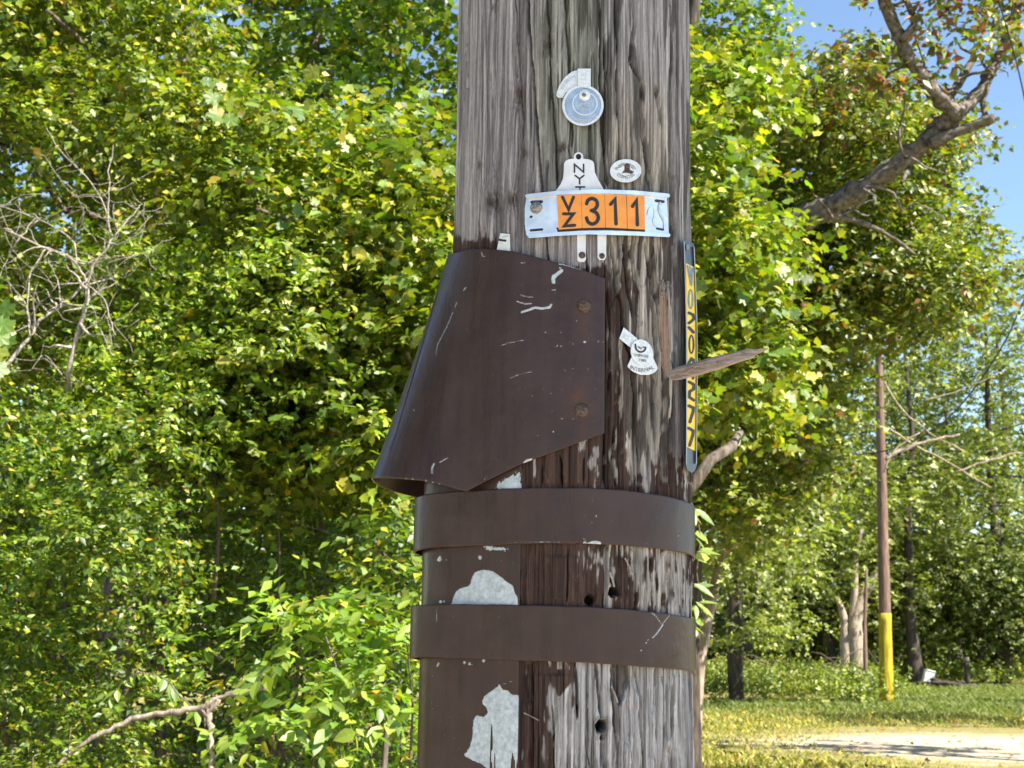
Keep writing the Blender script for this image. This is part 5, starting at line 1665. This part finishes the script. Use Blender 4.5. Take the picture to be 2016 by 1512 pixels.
trunk_only('forked_tree', 'pale furrowed forked trunk left of the yellow based pole', [[b - Vector((0, 0, .2)), at(1686, 1290, b.y), at(1682, 1230, b.y), at(1690, 1190, b.y), at(1712, 1150, b.y), at(1732, 1120, b.y), at(1745, 1060, b.y)], [at(1668, 1345, b.y), at(1664, 1280, b.y), at(1662, 1220, b.y), at(1650, 1180, b.y), at(1610, 1150, b.y)], [at(1676, 1240, b.y), at(1682, 1180, b.y), at(1684, 1090, b.y), at(1698, 1040, b.y)]], [(.30, .09), (.20, .06), (.15, .06)], 'bark_pale',
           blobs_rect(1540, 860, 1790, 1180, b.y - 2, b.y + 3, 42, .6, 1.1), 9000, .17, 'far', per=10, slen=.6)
b = ground(1722, 1320)
trunk_only('grey_tree', 'thick grey trunk in shade just behind the yellow based pole', [[b - Vector((0, 0, .2)), at(1722, 1250, b.y), at(1718, 1150, b.y), at(1716, 1000, b.y)]], [(.36, .26)], 'bark', blobs_rect(1640, 760, 1860, 1060, b.y - 2, b.y + 4, 30, .8, 1.4), 6000, .2, 'fardark', per=10, slen=.7)
b = ground(1703, 1370)
trunk_only('thin_sapling', 'thin reddish sapling stem with dark foot left of the yellow based pole', [[b, at(1704, 1320, b.y), at(1702, 1220, b.y), at(1706, 1120, b.y)]], [(.07, .04)], 'polewood', None, 0, 0, None)

# bare branches right and left of the second pole
bt = thing('bare_branches', 'long bare grey branches spreading beside the distant pole', 'branches', tuple(at(1745, 960, 27)))
tb = Tubes()
for k, (ln, r0, r1) in enumerate((([(1742, 905), (1790, 880), (1840, 865), (1890, 855)], .06, .025), ([(1560, 825), (1640, 815), (1700, 830), (1740, 845)], .04, .03), ([(1745, 840), (1790, 870), (1850, 900), (1950, 960)], .03, .015), ([(1742, 750), (1770, 800), (1830, 850), (1900, 890)], .03, .015), ([(1460, 870), (1560, 825)], .03, .05), ([(1580, 700), (1650, 700), (1720, 690), (1780, 640)], .06, .03),
                                  ([(1740, 930), (1760, 890), (1810, 850)], .03, .02), ([(1880, 930), (1940, 910), (2010, 890)], .03, .02), ([(1820, 790), (1880, 770), (1960, 740)], .02, .01))):
    sl = smooth_line(ln, 5)
    tb.add([tuple(at(x + random.uniform(-2, 2), y + random.uniform(-2, 2), 27)) for x, y in sl], np.linspace(r0, r1, len(sl)) * .7, 6, .3, k)
tb.build('limbs', M['bark_pale'], bt)

# ---- the farther wood on the right: separate trees
far = []
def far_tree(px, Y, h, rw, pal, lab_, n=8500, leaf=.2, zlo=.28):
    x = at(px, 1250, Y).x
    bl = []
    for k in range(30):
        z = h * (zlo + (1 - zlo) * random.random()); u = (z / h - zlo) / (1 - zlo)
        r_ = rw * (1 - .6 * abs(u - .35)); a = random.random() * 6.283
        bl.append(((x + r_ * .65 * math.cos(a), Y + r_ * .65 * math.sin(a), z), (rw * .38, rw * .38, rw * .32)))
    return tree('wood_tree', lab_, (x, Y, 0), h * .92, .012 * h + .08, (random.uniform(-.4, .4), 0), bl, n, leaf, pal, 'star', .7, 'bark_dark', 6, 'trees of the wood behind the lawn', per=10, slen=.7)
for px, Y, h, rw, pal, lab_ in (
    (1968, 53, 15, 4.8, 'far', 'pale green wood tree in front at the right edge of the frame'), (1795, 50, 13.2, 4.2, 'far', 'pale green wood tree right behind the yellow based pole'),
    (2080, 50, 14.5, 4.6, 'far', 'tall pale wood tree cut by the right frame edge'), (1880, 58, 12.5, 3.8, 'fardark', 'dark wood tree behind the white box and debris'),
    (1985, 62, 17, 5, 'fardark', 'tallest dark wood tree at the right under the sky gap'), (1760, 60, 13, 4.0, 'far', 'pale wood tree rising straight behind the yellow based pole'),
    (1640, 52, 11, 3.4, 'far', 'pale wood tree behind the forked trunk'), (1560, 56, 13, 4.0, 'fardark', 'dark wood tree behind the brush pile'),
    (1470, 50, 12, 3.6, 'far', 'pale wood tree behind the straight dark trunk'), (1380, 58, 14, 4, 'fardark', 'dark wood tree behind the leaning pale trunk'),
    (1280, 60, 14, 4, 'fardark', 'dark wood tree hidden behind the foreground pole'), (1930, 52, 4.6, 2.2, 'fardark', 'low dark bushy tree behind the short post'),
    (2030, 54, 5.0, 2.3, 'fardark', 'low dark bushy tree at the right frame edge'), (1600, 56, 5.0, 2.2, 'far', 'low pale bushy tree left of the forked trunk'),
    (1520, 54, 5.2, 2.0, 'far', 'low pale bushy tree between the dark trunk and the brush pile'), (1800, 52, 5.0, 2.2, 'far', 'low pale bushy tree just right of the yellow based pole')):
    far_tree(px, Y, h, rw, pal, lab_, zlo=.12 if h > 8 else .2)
# dense wood mass closing the view
wb = []
for k in range(240):
    x = random.uniform(-30, 48); Y = random.uniform(66, 84); z = random.uniform(.6, 13.5)
    wb.append(((x, Y, z), (2.2, 2.0, 1.6)))
for k in range(110):
    wb.append(((random.uniform(-8, 46), random.uniform(62, 72), random.uniform(.2, 2.2)), (1.8, 1.6, 1.2)))
wood = foliage('distant_wood', wb, 84000, .42, 'fardark', 'star', .75, None, per=8, slen=1.0)
tag(wood, 'dark mass of distant woodland closing the view between the trunks', 'woodland')

# ---- undergrowth and lawn
ub = []
for k in range(260):
    px = random.uniform(1330, 2080); Y = random.uniform(33.5, 46) if px < 1745 else random.uniform(50, 58)
    p = at(px, 1290, Y)
    r_ = random.uniform(.25, .55)
    ub.append(((p.x, Y, r_ * .45), (r_ * 1.5, r_, r_ * .8)))
und = foliage('undergrowth', ub, 36000, .13, 'weed', 'oval', .4, None, per=12, slen=.35, upw=.4, droop=-.35, shell=.3)
tag(und, 'pale green weeds and low undergrowth along the edge of the wood', 'undergrowth')
# brush pile of arching dead twigs
bp_ = thing('brush_pile', 'tangle of arching dead twigs in the undergrowth left of the forked trunk', 'brush pile', tuple(ground(1610, 1360)))
tb = Tubes()
for k in range(46):
    x0 = random.uniform(1520, 1650); a = ground(x0, 1372); a.y += random.uniform(-1, 2); a.z = .05
    e = a + Vector((random.uniform(-1.8, 1.8), random.uniform(-.6, .6), random.uniform(.0, .5)))
    tb.add(wander(a, e, 9, .08, k, -.3 - .3 * random.random()), np.linspace(.025, .008, 9), 5)
tb.build('twigs', M['twig'], bp_)

def lawn():
    n = 95000
    x = RNG.uniform(1.5, 16, n); y = 16.5 + (35.5 - 16.5) * RNG.random(n) ** 1.15
    m2 = 26000; x[:m2] = RNG.uniform(9, 21, m2); y[:m2] = 34 + 16 * RNG.random(m2)
    d = fbm(x * .9, y * .6, 201, 3)
    mid_ = np.abs(y - 21.7) / (1.2 + 3.6 * sstep(2.5, 7.5, x))
    on_drive = sstep(1.15, .35, mid_) * sstep(3.0, 6.0, x)
    keep = RNG.random(n) < np.clip(.95 - on_drive * (1.45 - 1.1 * np.clip((d - .46) * 3, 0, 1)), 0.01, .95)
    x, y = x[keep], y[keep]; n = len(x)
    P = np.stack([x, y, np.full(n, -.03)], 1)
    a = RNG.random(n) * 6.283
    ax_ = np.stack([.5 * np.cos(a), .5 * np.sin(a), .7 + .4 * RNG.random(n)], 1)
    nn = np.stack([np.cos(a + 2.5), np.sin(a + 2.5), .6 + 0 * a], 1)
    L = (.05 + .09 * RNG.random(n)) * (1 + .8 * sstep(30.5, 33.5, y))
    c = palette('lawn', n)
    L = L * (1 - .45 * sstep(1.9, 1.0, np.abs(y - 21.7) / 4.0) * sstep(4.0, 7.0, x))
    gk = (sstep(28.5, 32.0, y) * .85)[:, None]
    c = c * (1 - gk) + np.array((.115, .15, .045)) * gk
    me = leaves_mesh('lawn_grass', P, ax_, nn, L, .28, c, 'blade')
    o = link('lawn_grass', me, M['grass'])
    tag(o, 'short yellowing grass of the lawn with sun and shade streaks', 'grass', kind='stuff')
    n = 1500
    x = RNG.uniform(2.0, 15, n); y = 17 + 18 * RNG.random(n)
    P = np.stack([x, y, .02 + .03 * RNG.random(n)], 1)
    me = leaves_mesh('fallen_leaves', P, RNG.normal(size=(n, 3)) * np.array((1, 1, .2)), np.array((0, 0, 1.)) + .35 * RNG.normal(size=(n, 3)), .05 + .06 * RNG.random(n), .7, palette('litter', n), 'star')
    o = link('fallen_leaves', me, M['grass'])
    tag(o, 'scattered brown and yellow fallen leaves on the lawn and drive', 'fallen leaves', kind='stuff')
lawn()

# ---- white box and dark debris beyond the lawn
b = ground(1828, 1352)
wbx = thing('marker_box', 'small white tilted box standing in the weeds right of the yellow based pole', 'marker box', tuple(b))
def box_bm(sx, sy, sz):
    bm = bmesh.new(); bmesh.ops.create_cube(bm, size=1); bmesh.ops.scale(bm, vec=(sx, sy, sz), verts=bm.verts[:]); bmesh.ops.bevel(bm, geom=bm.edges[:], offset=.02, segments=2, affect='EDGES'); return bm
bm = box_bm(.34, .22, .44); bm.transform(Matrix.Translation(b + Vector((0, 0, .30))) @ Matrix.Rotation(R(14), 4, 'Y')); from_bm('body', bm, M['boxwhite'], wbx)
bm = box_bm(.38, .26, .05); bm.transform(Matrix.Translation(b + Vector((.06, 0, .53))) @ Matrix.Rotation(R(14), 4, 'Y')); from_bm('lid', bm, M['boxwhite'], wbx)
bm = box_bm(.06, .06, .3); bm.transform(Matrix.Translation(b + Vector((-.05, 0, .0)))); from_bm('foot', bm, M['polewood'], wbx)
b = ground(1880, 1356)
deb = thing('debris_pile', 'low dark pile of logs and debris beside the white box', 'debris pile', tuple(b))
tb = Tubes()
for k in range(9):
    a = b + Vector((random.uniform(-.7, .7), random.uniform(-.3, .5), .06 + .06 * (k // 3)))
    tb.add(wander(a, a + Vector((random.uniform(.3, .8) * random.choice((-1, 1)), random.uniform(-.5, .5), random.uniform(-.03, .12))), 6, .08, k), np.array([.07, .08, .08, .075, .07, .05]) * random.uniform(.5, 1), 8, .3, k)
    V_ = tb
tb.build('logs', M['bark_dark'], deb)
b = ground(1905, 1352)
ps = thing('dark_post', 'short dark post with pale cap standing behind the debris pile', 'post', tuple(b))
tb = Tubes(); tb.add([tuple(b + Vector((0, 0, h_))) for h_ in (-.1, .3, .6, .85)], [.10, .09, .085, .085], 10); tb.build('post_shaft', M['bark_dark'], ps)
tb = Tubes(); tb.add([tuple(b + Vector((0, 0, h_))) for h_ in (.852, .9, .98, 1.0)], [.10, .105, .09, .05], 10); tb.build('cap', M['bark_pale'], ps)

# ---- trees beyond the frame on the right: they throw the shade on the pole and the streaks on the lawn
def shade_tree(label, base, h, blobs, n, leaf, r0=.16):
    return tree('shade_tree', label, base, h, r0, (0, 0), blobs, n, leaf, 'maple', 'star', .75, limbs=12, per=12, slen=.4)
sb = []
for k in range(60):
    t = random.uniform(3.2, 6.2); zc = random.uniform(1.0, 2.9)
    c = Vector((PX, PD, zc)) + SUND * (t / math.cos(SUN_EL)) + Vector((0, random.uniform(-1.0, 1.0), 0))
    sb.append((tuple(c), (.55, .5, .5)))
shade_tree('leafy tree right of the camera that shades the pole', (4.3, -.4, 0), 5.2, sb, 34000, .10)
for bx, by, hh, lab_ in ((10.8, 17.3, 9.0, 'roadside tree outside the frame nearest the gravel drive'), (14.8, 24.8, 10.5, 'tallest roadside tree outside the frame on the right'), (16.5, 26.0, 12, 'roadside tree outside the frame farthest down the lawn'),
                         (9.6, 13.9, 8.5, 'small tree outside the frame at the near end of the drive'), (17.8, 33, 13, 'tree outside the frame behind the debris pile side of the lawn')):
    sb = []
    for k in range(13):
        a = random.random() * 6.283; r_ = random.uniform(0, 2.2)
        sb.append(((bx + r_ * math.cos(a), by + r_ * .7 * math.sin(a), hh * random.uniform(.4, 1)), (.6, .6, .35)))
    shade_tree(lab_, (bx, by, 0), hh * .9, sb, 2200, .15, .2)
for k, (bx, by) in enumerate(((-4.6, 3.6), (-5.2, .2))):
    sb = []
    for q in range(34):
        sb.append(((bx + random.uniform(-1.2, 1.0), by + random.uniform(-1.7, 1.7), random.uniform(.5, 5.2)), (.6, .6, .5)))
    shade_tree(('leafy tree outside the frame on the left beside the thicket', 'leafy tree outside the frame left of the camera')[k], (bx, by, 0), 5.0, sb, 12000, .10, .1)
